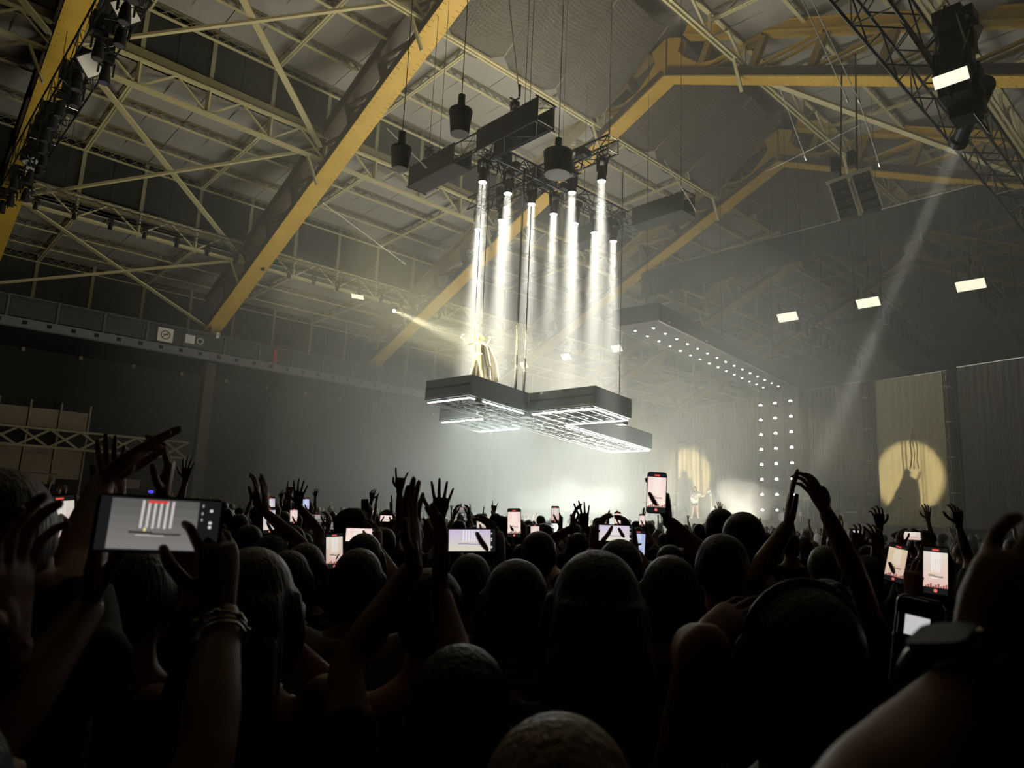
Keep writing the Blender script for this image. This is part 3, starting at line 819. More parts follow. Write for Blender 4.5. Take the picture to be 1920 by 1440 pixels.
for k in (-1, 1):
    tube_part('hoist_chain', T, c + sd * 0.3 * k + uu * 0.8, c + sd * 0.25 * k + V((0, 0, lowz(c.y) - c.z + 0.3)), 0.03, 'black')
    MB().box(c + sd * 0.3 * k + uu * 1.5, (0.3, 0.25, 0.6)).build('hoist_motor', M['black'], T)

# --- header drape across the hall in front of the stage
HX = 40.0
hz1 = at(1373, 467, X=HX).z
T = thing('header_drape', (HX, 16, hz1), 'dark header drape with a thin bright top edge across the hall above the stage', 'drape')
mb = MB(); n = 160
ya, yb = 30.0, 3.0
rows = []
for j, (dz) in enumerate((0.0, -0.9, -1.9)):
    rows.append([V((HX + 0.06 * math.sin(i * 1.9) * (0.3 + j) + 0.02 * math.sin(i * 5.3), ya + (yb - ya) * i / n, hz1 + dz + (0.05 * math.sin(i * 0.9) if j == 2 else 0))) for i in range(n + 1)])
mb.add([p for r in rows for p in r], [(j * (n + 1) + i, j * (n + 1) + i + 1, (j + 1) * (n + 1) + i + 1, (j + 1) * (n + 1) + i) for j in range(2) for i in range(n)])
mb.build('cloth', M['cloth'], T, smooth=True)
tube_part('top_pipe', T, (HX, ya, hz1 + 0.05), (HX, yb, hz1 + 0.05), 0.035, 'alu')
for y in (5, 10, 15, 20, 25, 29): tube_part('drop_wire', T, (HX, y, hz1), (HX, y, max(hz1 + .3, lowz(y) + 0.05)), 0.012, 'black')

T = thing('blackout_cloth', (42, 11, 13.7), 'black cloth stretched flat over the stage above the light rows', 'drape')
mb = MB(); nx_, ny_ = 20, 24
vv_ = [(42 + 17 * i / nx_, -5 + 23.4 * j / ny_, 13.75 - .18 * abs(math.sin(i * math.pi / 5)) - .12 * abs(math.sin(j * math.pi / 4))) for j in range(ny_ + 1) for i in range(nx_ + 1)]
mb.add(vv_, [(j * (nx_ + 1) + i, j * (nx_ + 1) + i + 1, (j + 1) * (nx_ + 1) + i + 1, (j + 1) * (nx_ + 1) + i) for j in range(ny_) for i in range(nx_)])
mb.build('cloth', M['cloth'], T, smooth=True)
for y in (-5, 4, 11, 18): tube_part('edge_wire', T, (42, y, 13.75), (42, y, roofz(y)), 0.012, 'black')
# --- row of LED floods, with lighting trusses running upstage behind them
for (px, py, w, lab) in ((1820, 534, 1.08, 'bright flood panel nearest the hall side, at the head of a row of moving lights'), (1628, 567, 1.0, 'bright flood panel in the middle of three over the stage'), (1477, 594, 1.0, 'bright flood panel of three over the stage, nearest the lamp tower'),
                          (1157, 653, 0.72, 'hazy flood panel crossed by a suspension cable'), (1062, 669, 0.70, 'hazy flood panel behind the middle of the flying stage wires'), (983, 684, 0.62, 'faint flood panel beside the centre suspension cable')):
    T, c = flood(px, py, w, 0.46, lab, None, X=34.0)
    tube_part('drop_wire', T, c + V((0.1, 0, .7)), (c.x + 0.1, c.y, roofz(c.y)), 0.012, 'black')
ml = None
for i, ((xa, ya), (xb, yb), z) in enumerate((((34.6, 16.25), (46.0, 17.3), 12.75), ((34.6, 12.3), (45.5, 13.3), 12.75), ((34.6, 8.2), (45.0, 8.7), 12.75))):
    where = ('nearest the lamp tower', 'in the middle', 'nearest the hall side')[i]
    box_truss('stage_truss', (xa, ya, z), (xb, yb, z), 0.4, 'dark lighting truss over the stage, the one %s' % where, None, 0.8, False)
    for k in range(11):
        f = (k + 0.5) / 11
        lab = 'moving light in the stage truss row %s, %s from its flood panel' % (where, NTH[k])
        loc = (xa + (xb - xa) * f, ya + (yb - ya) * f, z - 1.07)
        if ml is None: ml = moving_light(loc, False, 0.85, lab, 'moving lights of the row ' + where)
        else:
            o = dup(ml, loc, 0, lab); o['group'] = 'moving lights of the row ' + where
    for f in (0.1, 0.9):
        x, y = xa + (xb - xa) * f, ya + (yb - ya) * f
        hang((x, y, z + .2), (x, y, roofz(y)), 'black hoist cable at the %s end of the stage truss %s' % ('near' if f < .5 else 'far', where), 0.012, 'black', 'hanging_cable', 'hoist cables of the stage truss ' + where, False)

# --- lamp band overhead and lamp tower upstage
P0 = V((44.42, 20.46, 0)); CD = V((0.25, 0.968, 0)).normalized(); CN = V((-CD.y, CD.x, 0))    # along the curtain (to the side wall), towards the audience
def cu(s, n, z): return P0 + CD * s + CN * n + V((0, 0, z))
BD = V((0.991, 0.131, 0)); BS = V((-0.131, 0.991, 0))
def bd(x, y, z): return V((26.9, 19.15, 11.0)) + BD * x + BS * y + V((0, 0, z))
T = thing('lamp_band', bd(0, 1, 0), 'long dark overhead box studded with two rows of small white lamps', 'light')
MB().prism([bd(0, 0, 0), bd(19.4, 0, 0), bd(19.4, 2.5, 0), bd(0, 2.5, 0)], (0, 0, 0.85)).build('box', M['cloth'], T)
for y in (0.0, 2.5): bar_part('edge_rail', T, bd(0, y, -0.02), bd(19.4, y, -0.02), 0.05, 0.05, 'alu')
bm = MB().ell((0, 0, 0), (0.06, 0.06, 0.04), 10, 6).mesh('bulb', M['bulb'], smooth=True)
cup = MB().tube([(0, 0, 0.0), (0, 0, 0.06)], [0.11, 0.08], 12).mesh('lamp_cup', M['alu'])
for k in range(15):
    for j in range(2):
        p = bd(0.9 + 1.23 * k, 0.75 + 1.0 * j, -0.08)
        part('lamp_cup', cup, T, p); part('bulb', bm, T, p)
for k in range(5): 
    MB().ell(bd(1 + k * 4.2, -0.03, 0.12), 0.05, 6, 4).build('pipe_clamp', M['alu'], T)
for x in (1, 10, 18.5):
    tube_part('drop_wire', T, bd(x, 1.2, 0.8), V((bd(x, 1.2, 0).x, bd(x, 1.2, 0).y, roofz(bd(x, 1.2, 0).y))), 0.015, 'black')
T = thing('lamp_tower', cu(1.4, 0.7, 2.0), 'upright tower of three columns of round white lamps at the back of the stage', 'light')
for s in (3.0, 2.05, 0.95, -0.25): bar_part('upright', T, cu(s, 0.7, 2.0), cu(s, 0.7, 10.4), 0.07, 0.09, 'dark', (1, 0, 0))
MB().prism([cu(3.1, 0.55, 2.0), cu(-0.3, 0.55, 2.0), cu(-0.3, 0.55, 10.6), cu(3.1, 0.55, 10.6)], CN * 0.05).build('backing', M['cloth'], T)
sb = MB().ell((0, 0, 0), (0.10, 0.10, 0.10), 10, 7).mesh('bulb', M['bulb'], smooth=True)
arm = MB().box((0, 0, -0.18), (0.06, 0.06, 0.14)).tube([(0, 0, -0.14), (0, 0, -0.05)], [0.05, 0.12], 10).mesh('lamp_holder', M['dark'])
for r_ in range(8):
    bar_part('crossbar', T, cu(3.0, 0.75, 9.42 - 0.98 * r_), cu(-0.2, 0.75, 9.42 - 0.98 * r_), 0.05, 0.05, 'dark')
    for s in (2.62, 1.42, 0.18):
        p = cu(s, 0.95, 9.62 - 0.98 * r_)
        part('bulb', sb, T, p); part('lamp_holder', arm, T, p)

# --- back curtains: pleated panels along the curtain line
def curtain(name, s0, s1, z0, z1, n0, matname, label, pitch=0.34, amp=0.07):
    T = thing(name, cu((s0 + s1) / 2, n0, z0), label, 'curtain')
    n = max(8, int(abs(s1 - s0) / pitch * 6)); rows = []
    rng = random.Random(int(s0 * 100))
    ph = [rng.uniform(-.6, .6) for _ in range(n + 1)]
    for j in range(5):
        z = z0 + (z1 - z0) * j / 4
        rows.append([cu(s0 + (s1 - s0) * i / n, n0 + amp * math.sin(2 * math.pi * i / 6 + ph[i // 9] * (4 - j) * .2) * (1.15 - 0.1 * j), z) for i in range(n + 1)])
    back = [[p - CN * 0.012 for p in r] for r in rows]
    mb = MB(); w = n + 1
    mb.add([p for r in rows for p in r], [(j * w + i, (j + 1) * w + i, (j + 1) * w + i + 1, j * w + i + 1) for j in range(4) for i in range(n)])
    mb.add([p for r in back for p in r], [(j * w + i, j * w + i + 1, (j + 1) * w + i + 1, (j + 1) * w + i) for j in range(4) for i in range(n)])
    mb.build('cloth', M[matname], T, smooth=True)
    tube_part('curtain_pipe', T, cu(s0, n0, z1 + .03), cu(s1, n0, z1 + .03), 0.035, 'alu')
    return T
curtain('stage_curtain', 40, 13.7, 1.9, 10.35, -0.1, 'drape', 'wide grey curtain behind the flying stage, fading into the haze')
curtain('stage_curtain', 13.65, 11.9, 1.9, 10.35, 0.1, 'drape', 'narrow pale grey curtain edging the golden cloth behind the guitarist')
curtain('lit_cloth', 12.2, 7.5, 1.9, 7.75, -0.4, 'gold', 'golden cloth lit by a followspot behind the guitarist', 0.5, 0.05)
curtain('stage_curtain', 12.2, 7.5, 7.9, 10.35, -0.3, 'drape', 'short grey curtain above the golden cloth behind the guitarist')
curtain('stage_curtain', 7.7, 3.2, 1.9, 10.35, 0.0, 'drape', 'grey curtain between the golden cloth and the lamp tower')
curtain('stage_curtain', -0.35, -4.3, 1.9, 10.35, 0.0, 'drape', 'grey curtain between the lamp tower and the far golden cloth')
curtain('lit_cloth', -4.75, -9.0, 1.9, 10.35, -0.35, 'gold', 'golden cloth with a followspot pool and the caped shadow, between two towers', 0.42, 0.025)
curtain('stage_curtain', -9.7, -20.0, 1.9, 10.35, 0.0, 'drape', 'grey curtain at the hall side beyond the far golden cloth')
bar = box_truss('tower_truss', cu(-4.55, 0.15, 2.0), cu(-4.55, 0.15, 10.3), 0.34, 'upright truss on the lamp tower side of the far golden cloth', None, 0.45, True, True, 'dark', 0.025, 0.02)
MB().box(cu(-4.55, -0.2, 6.2), (0.5, 0.05, 8.3), 0, (CD, CN, V((0, 0, 1)))).build('cloth_cover', M['cloth'], bar)
bar = box_truss('tower_truss', cu(-9.25, 0.15, 2.0), cu(-9.25, 0.15, 10.3), 0.34, 'upright truss on the hall side of the far golden cloth', None, 0.45, True, True, 'dark', 0.025, 0.02)
MB().box(cu(-9.25, -0.2, 6.2), (0.5, 0.05, 8.3), 0, (CD, CN, V((0, 0, 1)))).build('cloth_cover', M['cloth'], bar)
# knotted swag hanging in front of the far golden cloth
T = thing('cloth_swag', cu(-6.9, -.28, 5.0), 'twisted pale swag of cloth hanging in front of the far golden cloth', 'cloth')
for k in range(3):
    MB().tube([cu(-6.9 + 0.22 * (k - 1) * (1 - j / 9) ** .5 + 0.05 * math.sin(j + k), -.29 + .01 * k, 5.2 + 0.24 * j) for j in range(10)], [0.04, .05, .03, .045, .03, .04, .03, .03, .02, .015], 7)  .build('strand', M['gold'], T, smooth=True)

# --- stage floor and band gear
smesh('stage_floor', MB().prism([cu(15, 8.8, 0), cu(-14, 8.8, 0), cu(-14, -1, 0), cu(15, -1, 0)], (0, 0, 2.0)), M['cloth'])
T = thing('stage_skirt', cu(0, 9, 0), 'dark skirt hanging along the front edge of the stage', 'skirt')
MB().prism([cu(15, 8.85, 0), cu(-14, 8.85, 0), cu(-14, 8.85, 2.02), cu(15, 8.85, 2.02)], CN * 0.03).build('cloth', M['drape'], T)
bar_part('edge_trim', T, cu(15, 8.87, 2.03), cu(-14, 8.87, 2.03), 0.08, 0.04, 'fascia')
def guitar(loc, axis, face, label, tilt=None):
    """body, neck, headstock; axis = from body to head"""
    loc = V(loc); a = V(axis).normalized(); f = (V(face) - a * V(face).dot(a)).normalized(); s = a.cross(f)
    T = thing('electric_guitar', loc, label, 'guitar')
    prof = [(-.20, .08), (-.19, .14), (-.12, .165), (-.02, .12), (.06, .125), (.14, .14), (.2, .10), (.16, .03)]
    poly = [loc + a * x + s * y for x, y in prof] + [loc + a * x - s * y for x, y in reversed(prof)]
    MB().prism([p - f * 0.02 for p in poly], f * 0.045).build('body', M['white'], T)
    MB().bar(loc + a * 0.12, loc + a * 0.72, 0.05, 0.025, f, 0, (0, .03)).build('neck', M['gold'], T)
    MB().prism([loc + a * .70 + s * .03 + f * .02, loc + a * .70 - s * .03 + f * .02, loc + a * .90 - s * .05 + f * .02, loc + a * .90 + s * .04 + f * .02], f * 0.02).build('headstock', M['white'], T)
    return T
gp = at(1303, 973, Z=2.0)
gp = at(1303, 972, D=37.5); gp.z = 2.0
def drumkit(c, k, label, lab2, facing):
    c = V(c); T = thing('drum_kit', c, label, 'drum kit')
    f = V(facing).normalized(); s = V((-f.y, f.x, 0))
    MB().tube([c + f * 0.5 + V((0, 0, .3)), c + f * 0.05 + V((0, 0, .3))], 0.28, 20).build('bass_drum', M['dark'], T)
    MB().disc(c + f * 0.51 + V((0, 0, .3)), f, 0.26, 20).build('drum_skin', M['panelgrey'], T)
    for (a_, b_, z, r) in ((.2, .35, .75, .16), (.2, -.3, .75, .17), (-.2, .65, .5, .22), (-.2, -.55, .62, .17)):
        p = c + f * a_ + s * b_ + V((0, 0, z))
        MB().tube([p - V((0, 0, .12)), p + V((0, 0, .12))], r, 16).build('tom_drum', M['dark'], T)
        tube_part('drum_leg', T, p - V((0, 0, .1)), V((p.x, p.y, c.z)), 0.015, 'alu')
    for (a_, b_, z, r) in ((.35, .8, 1.35, .24), (.35, -.75, 1.3, .25), (0.1, -.95, 1.0, .19), (-.3, 1.1, 1.4, .26)):
        p = c + f * a_ + s * b_ + V((0, 0, z))
        tube_part('cymbal_stand', T, (p.x, p.y, c.z), p, 0.015, 'alu')
        n = (f * 0.35 + V((0, 0, 1))).normalized()
        MB().tube([p - n * 0.005, p + n * 0.02], [r, 0.03], 18).build('cymbal', M['gold'], T)
    return T
dk1 = at(1262, 975, D=40.0); dk1.z = 2.0
drumkit(dk1, 0, 'drum kit with cymbals standing beside the guitarist', '', CN)
dk2 = at(1478, 975, D=41.0); dk2.z = 2.0
drumkit(dk2, 1, 'drum kit with bright hardware in front of the lamp tower', '', CN)
sg = at(1336, 975, D=38.0); sg.z = 2.0
T = guitar(sg + V((0, 0, .45)), (0.02, 0.1, 1), CN, 'golden guitar standing on a stand behind the guitarist')
tube_part('stand_leg', T, sg, sg + V((0, 0, .3)), 0.015, 'black'); 
for k in range(3):
    am = at((1215, 1560, 1600)[k], 968, D=(43, 41, 40.6)[k]); am.z = 2.0
    T = thing('amplifier', am, ('black amplifier cabinet left of the drum kit near the golden cloth', 'black amplifier cabinet between lamp tower and far golden cloth', 'second black amplifier cabinet close to the upright truss')[k], 'amplifier')
    ax = (CD, CN, V((0, 0, 1)))
    MB().box(am + V((0, 0, .42)), (0.76, 0.36, 0.84), 0, ax).build('cabinet', M['black'], T)
    MB().box(am + V((0, 0, .34)) + CN * .19, (0.68, 0.02, 0.6), 0, ax).build('grille', M['rail'], T)
    MB().box(am + V((0, 0, .74)) + CN * .19, (0.66, 0.02, 0.1), 0, ax).build('control_panel', M['alu'], T)
# microphone stands
for k, (px, d) in enumerate(((1416, 38), (1404, 39), (1690, 37))):
    p = at(px, 970, D=d); p.z = 2.0
    T = thing('microphone_stand', p, ('microphone stand at the edge of the drifting smoke', 'second microphone stand deeper in the smoke', 'microphone stand in front of the caped shadow')[k], 'stand')
    MB().tube([p, p + V((0, 0, .03))], 0.14, 14).build('base', M['black'], T)
    tube_part('pole', T, p, p + V((0, 0, 1.45)), 0.014, 'alu')
    MB().tube([p + V((0, 0, 1.45)), p + CN * 0.15 + V((0, 0, 1.5))], [0.02, 0.03], 8).build('microphone', M['dark'], T)

# --- sign boxes on the gallery front
c = V((at(310, 628, Y=GY - .12))); T = thing('no_smoking_sign', c, 'square white no-smoking sign on the gallery railing', 'sign')
MB().box(c, (0.86, 0.06, 0.80)).build('board', M['white'], T)
ring = MB(); n = 28
for k in range(n):
    a0, a1 = 2 * math.pi * k / n, 2 * math.pi * (k + 1) / n
    q = [(math.cos(t) * r, math.sin(t) * r) for t, r in ((a0, .27), (a1, .27), (a1, .215), (a0, .215))]
    ring.prism([c + V((x, -0.032, z)) for x, z in q], (0, -0.006, 0))
ring.bar(c + V((-.17, -0.036, -.17)), c + V((.17, -0.036, .17)), 0.05, 0.006, (0, -1, 0))
ring.build('ban_ring', M['ink'], T)
MB().bar(c + V((-.15, -0.034, .02)), c + V((.15, -0.034, .02)), 0.05, 0.004, (0, -1, 0)).build('cigarette', M['hole'], T)
c = V((at(362, 638, Y=GY - .15))); T = thing('emergency_light', c, 'grey lamp box with a round reflector on the gallery railing beside the sign', 'light')
MB().box(c + V((-.2, 0, .02)), (0.55, 0.14, 0.5)).build('box', M['panelgrey'], T)
MB().tube([c + V((.38, 0.06, 0)), c + V((.38, -.1, 0))], [0.16, 0.22], 16).build('reflector', M['alu'], T)
MB().disc(c + V((.38, -.102, 0)), (0, -1, 0), 0.12).build('lens', M['hole'], T)
MB().box(c + V((0.05, .08, 0)), (1.25, 0.04, 0.7)).build('back_plate', M['rail'], T)
for k, dx in enumerate((0, 0.3)):
    c = at(407 + dx * 8, 629, Y=GY - .1)
    T = thing('rail_clamp', c, ('small pale clamp on the gallery top rail', 'second small pale clamp on the gallery top rail')[k], 'clamp')
    MB().box(c, (0.12, 0.1, 0.34)).build('jaw', M['white'], T); MB().box(c + V((0, -.06, 0.05)), (0.16, 0.04, 0.06)).build('bolt', M['alu'], T)
c = at(516, 670, Y=GY - .1)
T = thing('wall_cloth', c, 'small red cloth hung over the gallery railing', 'cloth')
MB().prism([c + V((-.15, 0, .5)), c + V((.1, 0, .5)), c + V((.14, 0, -.45)), c + V((-.12, 0, -.5))], (0, -.03, 0)).build('cloth', mat('red_cloth', (0.35, 0.04, 0.05), 0.9), T)
# lit boxes and small blue lamps under the gallery
for k, (px, py, w) in enumerate(((65, 897, 2.0), (238, 907, 1.4), (20, 893, 0.8))):
    c = at(px, py, Y=48.5); T = thing('wall_lamp', c, ('dim oblong wall lamp low under the gallery', 'second dim wall lamp under the gallery beyond the raised hand', 'short dim wall lamp at the end of the gallery')[k], 'light')
    MB().box(c, (w, 0.2, 0.55)).build('diffuser', M['beige'], T); MB().box(c + V((0, .12, 0)), (w + .1, .08, .65)).build('back_box', M['black'], T)
for k, (px, py) in enumerate(((72, 909), (228, 918), (283, 922))):
    c = at(px, py, Y=46.0); T = thing('blue_lamp', c, ('small blue lamp under the oblong wall lamp', 'small blue lamp over the crowd beside the raised hand', 'small blue lamp furthest along the gallery base')[k], 'light')
    MB().ell(c, (0.16, 0.16, 0.10), 10, 6).build('dome', M['blue'], T); MB().box(c + V((0, 0, .12)), (0.4, 0.2, 0.08)).build('bracket', M['black'], T)
    tube_part('post', T, c, (c.x, c.y, 0), 0.04, 'black')

# --- draped net under the ridge, in two bays
def ridge_net(xa, xb, label, cols=3):
    T = thing('ceiling_net', (xa, 21, 24), label, 'net')
    for k in range(cols):
        x0, x1 = xa + (xb - xa) * k / cols, xa + (xb - xa) * (k + 1) / cols
        nu, nv = 14, 18; vs = []
        for j in range(nv + 1):
            v = j / nv
            for i in range(nu + 1):
                u = i / nu
                y = 23.3 + (19.0 - 23.3) * v; z = 23.2 + 3.3 * v
                sag = 0.55 * math.sin(math.pi * u) * (1 - 0.5 * v) + 0.10 * math.sin(math.pi * v) + 0.035 * math.sin(v * 40 + 3 * math.sin(u * 4)) * math.sin(math.pi * u)
                vs.append((x0 + (x1 - x0) * u, y + (0.55 * math.sin(math.pi * u) if v < .06 else 0), z - sag))
        w = nu + 1
        fs = [(j * w + i, j * w + i + 1, (j + 1) * w + i + 1, (j + 1) * w + i) for j in range(nv) for i in range(nu)]
        MB().add(vs, fs).build('net_panel', M['net'], T, smooth=True)
        MB().tube([(x0, 23.3 + (19.0 - 23.3) * j / 6, 23.2 + 3.3 * j / 6 - 0.02) for j in range(7)], 0.03, 6).build('edge_rope', M['seam'], T)
    MB().tube([(xb, 23.3 + (19.0 - 23.3) * j / 6, 23.2 + 3.3 * j / 6 - 0.02) for j in range(7)], 0.03, 6).build('edge_rope', M['seam'], T)
ridge_net(16.6, 27.3, 'pale draped net under the ridge between the second and third yellow trusses')
ridge_net(28.7, 39.3, 'dim draped net under the ridge in the next bay towards the stage')
ridge_net(40.7, 51.3, 'dark draped net under the ridge, furthest towards the stage')
# ================================================================== PEOPLE
M['skin'] = mat('skin', (0.42, 0.23, 0.155), 0.5, var=0.12, scale=9.0)
M['skin2'] = mat('skin_tan', (0.30, 0.15, 0.09), 0.5, var=0.12, scale=9.0)
M['skin3'] = mat('skin_dark', (0.11, 0.055, 0.035), 0.5, var=0.12, scale=9.0)
def hairmat(name, c, rough=0.42):
    mt = mat(name, c, rough); nt = mt.node_tree; b = nt.nodes['Principled BSDF']
    tc = nt.nodes.new('ShaderNodeTexCoord'); mp = nt.nodes.new('ShaderNodeMapping'); mp.inputs['Scale'].default_value = (70, 70, 5)
    n = nt.nodes.new('ShaderNodeTexNoise'); n.inputs['Scale'].default_value = 1.6; n.inputs['Detail'].default_value = 4
    bp = nt.nodes.new('ShaderNodeBump'); bp.inputs['Strength'].default_value = 0.8; bp.inputs['Distance'].default_value = 0.01
    mx = nt.nodes.new('ShaderNodeMix'); mx.data_type = 'RGBA'
    mx.inputs[6].default_value = (*[x * 0.55 for x in c], 1); mx.inputs[7].default_value = (*[min(1, x * 1.4) for x in c], 1)
    nt.links.new(tc.outputs['Object'], mp.inputs[0]); nt.links.new(mp.outputs[0], n.inputs['Vector'])
    nt.links.new(n.outputs['Fac'], bp.inputs['Height']); nt.links.new(bp.outputs[0], b.inputs['Normal'])
    nt.links.new(n.outputs['Fac'], mx.inputs[0]); nt.links.new(mx.outputs[2], b.inputs['Base Color'])
    return mt
HAIR = {'black': hairmat('hair_black', (0.012, 0.010, 0.009)), 'brown': hairmat('hair_brown', (0.045, 0.026, 0.015)),
        'chestnut': hairmat('hair_chestnut', (0.10, 0.055, 0.028)), 'blond': hairmat('hair_blond', (0.36, 0.24, 0.11)),
        'grey': hairmat('hair_grey', (0.20, 0.19, 0.17)), 'gold': hairmat('hair_gold', (0.80, 0.55, 0.10))}
TOP = {'black': mat('black_shirt', (0.012, 0.012, 0.013), 0.9), 'white': mat('white_shirt', (0.55, 0.53, 0.50), 0.9), 'grey': mat('grey_shirt', (0.12, 0.12, 0.12), 0.9),
       'navy': mat('navy_shirt', (0.02, 0.025, 0.05), 0.9), 'olive': mat('olive_shirt', (0.06, 0.06, 0.035), 0.9), 'wine': mat('wine_shirt', (0.09, 0.015, 0.02), 0.9), 'beige': mat('beige_shirt', (0.30, 0.25, 0.18), 0.9)}
M['jeans'] = mat('dark_jeans', (0.03, 0.035, 0.05), 0.9, var=0.2, scale=12)
M['eye'] = mat('eye_white', (0.7, 0.68, 0.65), 0.2)
M['iris'] = mat('iris', (0.02, 0.012, 0.008), 0.2)
M['lips'] = mat('lips', (0.30, 0.09, 0.08), 0.5)

def remesh(mb, voxel, mats, name, base, smooth=3):
    me = mb.mesh('tmp', None, base)
    o = bpy.data.objects.new('tmp', me); COL.objects.link(o)
    r = o.modifiers.new('r', 'REMESH'); r.mode = 'VOXEL'; r.voxel_size = voxel; r.use_smooth_shade = True
    if smooth:
        s = o.modifiers.new('s', 'SMOOTH'); s.iterations = smooth; s.factor = 0.5
    dg = bpy.context.evaluated_depsgraph_get()
    out = bpy.data.meshes.new_from_object(o.evaluated_get(dg))
    bpy.data.objects.remove(o); bpy.data.meshes.remove(me)
    out.name = name; out.materials.clear()
    for x in (mats if isinstance(mats, (list, tuple)) else [mats]): out.materials.append(x)
    return out

def loft(mb, rings, n=16):
    """rings: (centre, axis a, axis b) -> closed tube of ellipses"""
    vs = []
    for c, a, b in rings:
        for k in range(n):
            t = 2 * math.pi * k / n
            vs.append(V(c) + a * math.cos(t) + b * math.sin(t))
    fs = []
    for i in range(len(rings) - 1):
        for k in range(n):
            k2 = (k + 1) % n
            fs.append((i * n + k, i * n + k2, (i + 1) * n + k2, (i + 1) * n + k))
    fs.append(tuple(range(n))[::-1]); fs.append(tuple((len(rings) - 1) * n + k for k in range(n)))
    mb.add(vs, fs)

# --- hands: palm, four unequal fingers with knuckle bends, thumb from the side of the palm
POSE = {'open': ((6, 14, 10), (14, 3, -7, -18), 38, 0.1), 'flat': ((4, 8, 5), (5, 1, -3, -8), 24, 0.1), 'claw': ((25, 38, 22), (12, 3, -6, -16), 40, 0.5),
        'relax': ((14, 26, 16), (7, 1, -4, -10), 30, 0.35), 'grip': ((38, 50, 30), (6, 1, -3, -8), 46, 0.95), 'hold': ((22, 38, 22), (9, 2, -3, -9), 28, 0.6), 'fist': ((78, 92, 55), (3, 0, -2, -5), 20, 1.1), 'horns': ((10, 14, 8), (12, 0, 0, -16), 30, 0.8)}
FB = [(0.031, 0.088, (.043, .027, .021), .0086), (0.0105, 0.093, (.048, .030, .022), .0088), (-0.0105, 0.089, (.044, .028, .021), .0084), (-0.030, 0.079, (.034, .021, .018), .0074)]
def hand_raw(pose, n=8, joints=True):
    curl, splay, thumb, opp = POSE[pose]
    mb = MB()
    rings = []
    for y, w, t in ((-0.03, .026, .020), (0.0, .027, .019), (.02, .033, .018), (.05, .041, .0165), (.08, .043, .0145), (.095, .038, .011)):
        rings.append((V((0.002, y, 0)), V((w, 0, 0)), V((0, 0, t))))
    loft(mb, rings, 10)
    mb.ell((0.024, .030, -.010), (.016, .028, .014), 8, 6)
    for i, (bx, by, ls, r) in enumerate(FB):
        cu_ = curl
        if pose == 'horns' and i in (1, 2): cu_ = (85, 95, 50)
        p = V((bx, by - 0.012, 0)); a = R(splay[i]); ang = 0; pts = [V((bx * .8, by - .04, 0)), p]; rs = [r * 1.05, r * 1.1]
        for j, L in enumerate(ls):
            ang += R(cu_[j] * (1 + 0.10 * (i - 1)))
            d = V((math.sin(a) * math.cos(ang), math.cos(a) * math.cos(ang), -math.sin(ang)))
            p = p + d * (L + (0.012 if j == 0 else 0)); pts.append(p); rs.append(r * (0.98, 0.92, 0.78)[j])
        mb.tube(pts, rs, n); mb.ell(pts[-1], rs[-1] * 1.0, n, 4)
    p = V((.024, .018, -.006)); pts = [p]; rs = [.0135]; a = R(thumb)
    dirs = [(math.sin(a + .35), math.cos(a + .35), -.35 * opp - .1), (math.sin(a), math.cos(a), -.6 * opp), (math.sin(a - .25 - .3 * opp), math.cos(a - .25), -.7 * opp)]
    for d, L, r in zip(dirs, (.044, .034, .028), (.0115, .0105, .0085)):
        p = p + V(d).normalized() * L; pts.append(p); rs.append(r)
    mb.tube(pts, rs, n); mb.ell(pts[-1], rs[-1], n, 4)
    return mb
_hands = {}
def hand_arrays(pose, hi):
    k = (pose, hi)
    if k not in _hands:
        if hi:
            me = remesh(hand_raw(pose), 0.0042, None, 'hand', (0, 0, 0), 2)
            v = np.empty(3 * len(me.vertices), dtype=np.float32); me.vertices.foreach_get('co', v); v = v.reshape(-1, 3)
            f = [tuple(p.vertices) for p in me.polygons]; bpy.data.meshes.remove(me)
        else:
            mb = hand_raw(pose, 5); v = np.array([tuple(x) for x in mb.v], dtype=np.float32); f = list(mb.f)
        _hands[k] = (v, f)
    return _hands[k]
def place_hand(W, fdir, back, pose, side, hi, scale=1.0):
    y = V(fdir).normalized(); z = V(back); z = (z - y * z.dot(y)).normalized(); x = y.cross(z)
    if side == 'R': x = -x
    v, f = hand_arrays(pose, hi)
    Mx = np.array([x[:], y[:], z[:]], dtype=np.float32)
    vv = (v * scale) @ Mx + np.array(W[:], dtype=np.float32)
    ff = f if side == 'L' else [t[::-1] for t in f]
    return vv, ff

def ik(S_, W, L1, L2, hint):
    d = W - S_; D = d.length
    if D > (L1 + L2) * 0.985: d = d * ((L1 + L2) * 0.985 / D); W = S_ + d; D = d.length
    if D < 0.12: D = 0.12
    t = d.normalized(); a = (L1 * L1 - L2 * L2 + D * D) / (2 * D); h = math.sqrt(max(0, L1 * L1 - a * a))
    hn = V(hint); hn = hn - t * hn.dot(t)
    if hn.length < 1e-3: hn = V((0, 0, -1)) - t * t.z * -1
    return S_ + t * a + hn.normalized() * h, W

def append(me, parts, base):
    """joins the hands onto a remeshed body, one mesh"""
    if not parts: return me
    n0 = len(me.vertices); v = np.empty(3 * n0, dtype=np.float32); me.vertices.foreach_get('co', v); vs = [v.reshape(-1, 3)]
    fs = [tuple(p.vertices) for p in me.polygons]; n = n0
    for vv, ff in parts:
        vs.append(vv - np.array(base, dtype=np.float32)); fs += [tuple(i + n for i in t) for t in ff]; n += len(vv)
    out = bpy.data.meshes.new(me.name); out.from_pydata(np.concatenate(vs).tolist(), [], fs)
    for x in me.materials: out.materials.append(x)
    out.polygons.foreach_set('use_smooth', [True] * len(fs)); out.update(); bpy.data.meshes.remove(me)
    return out

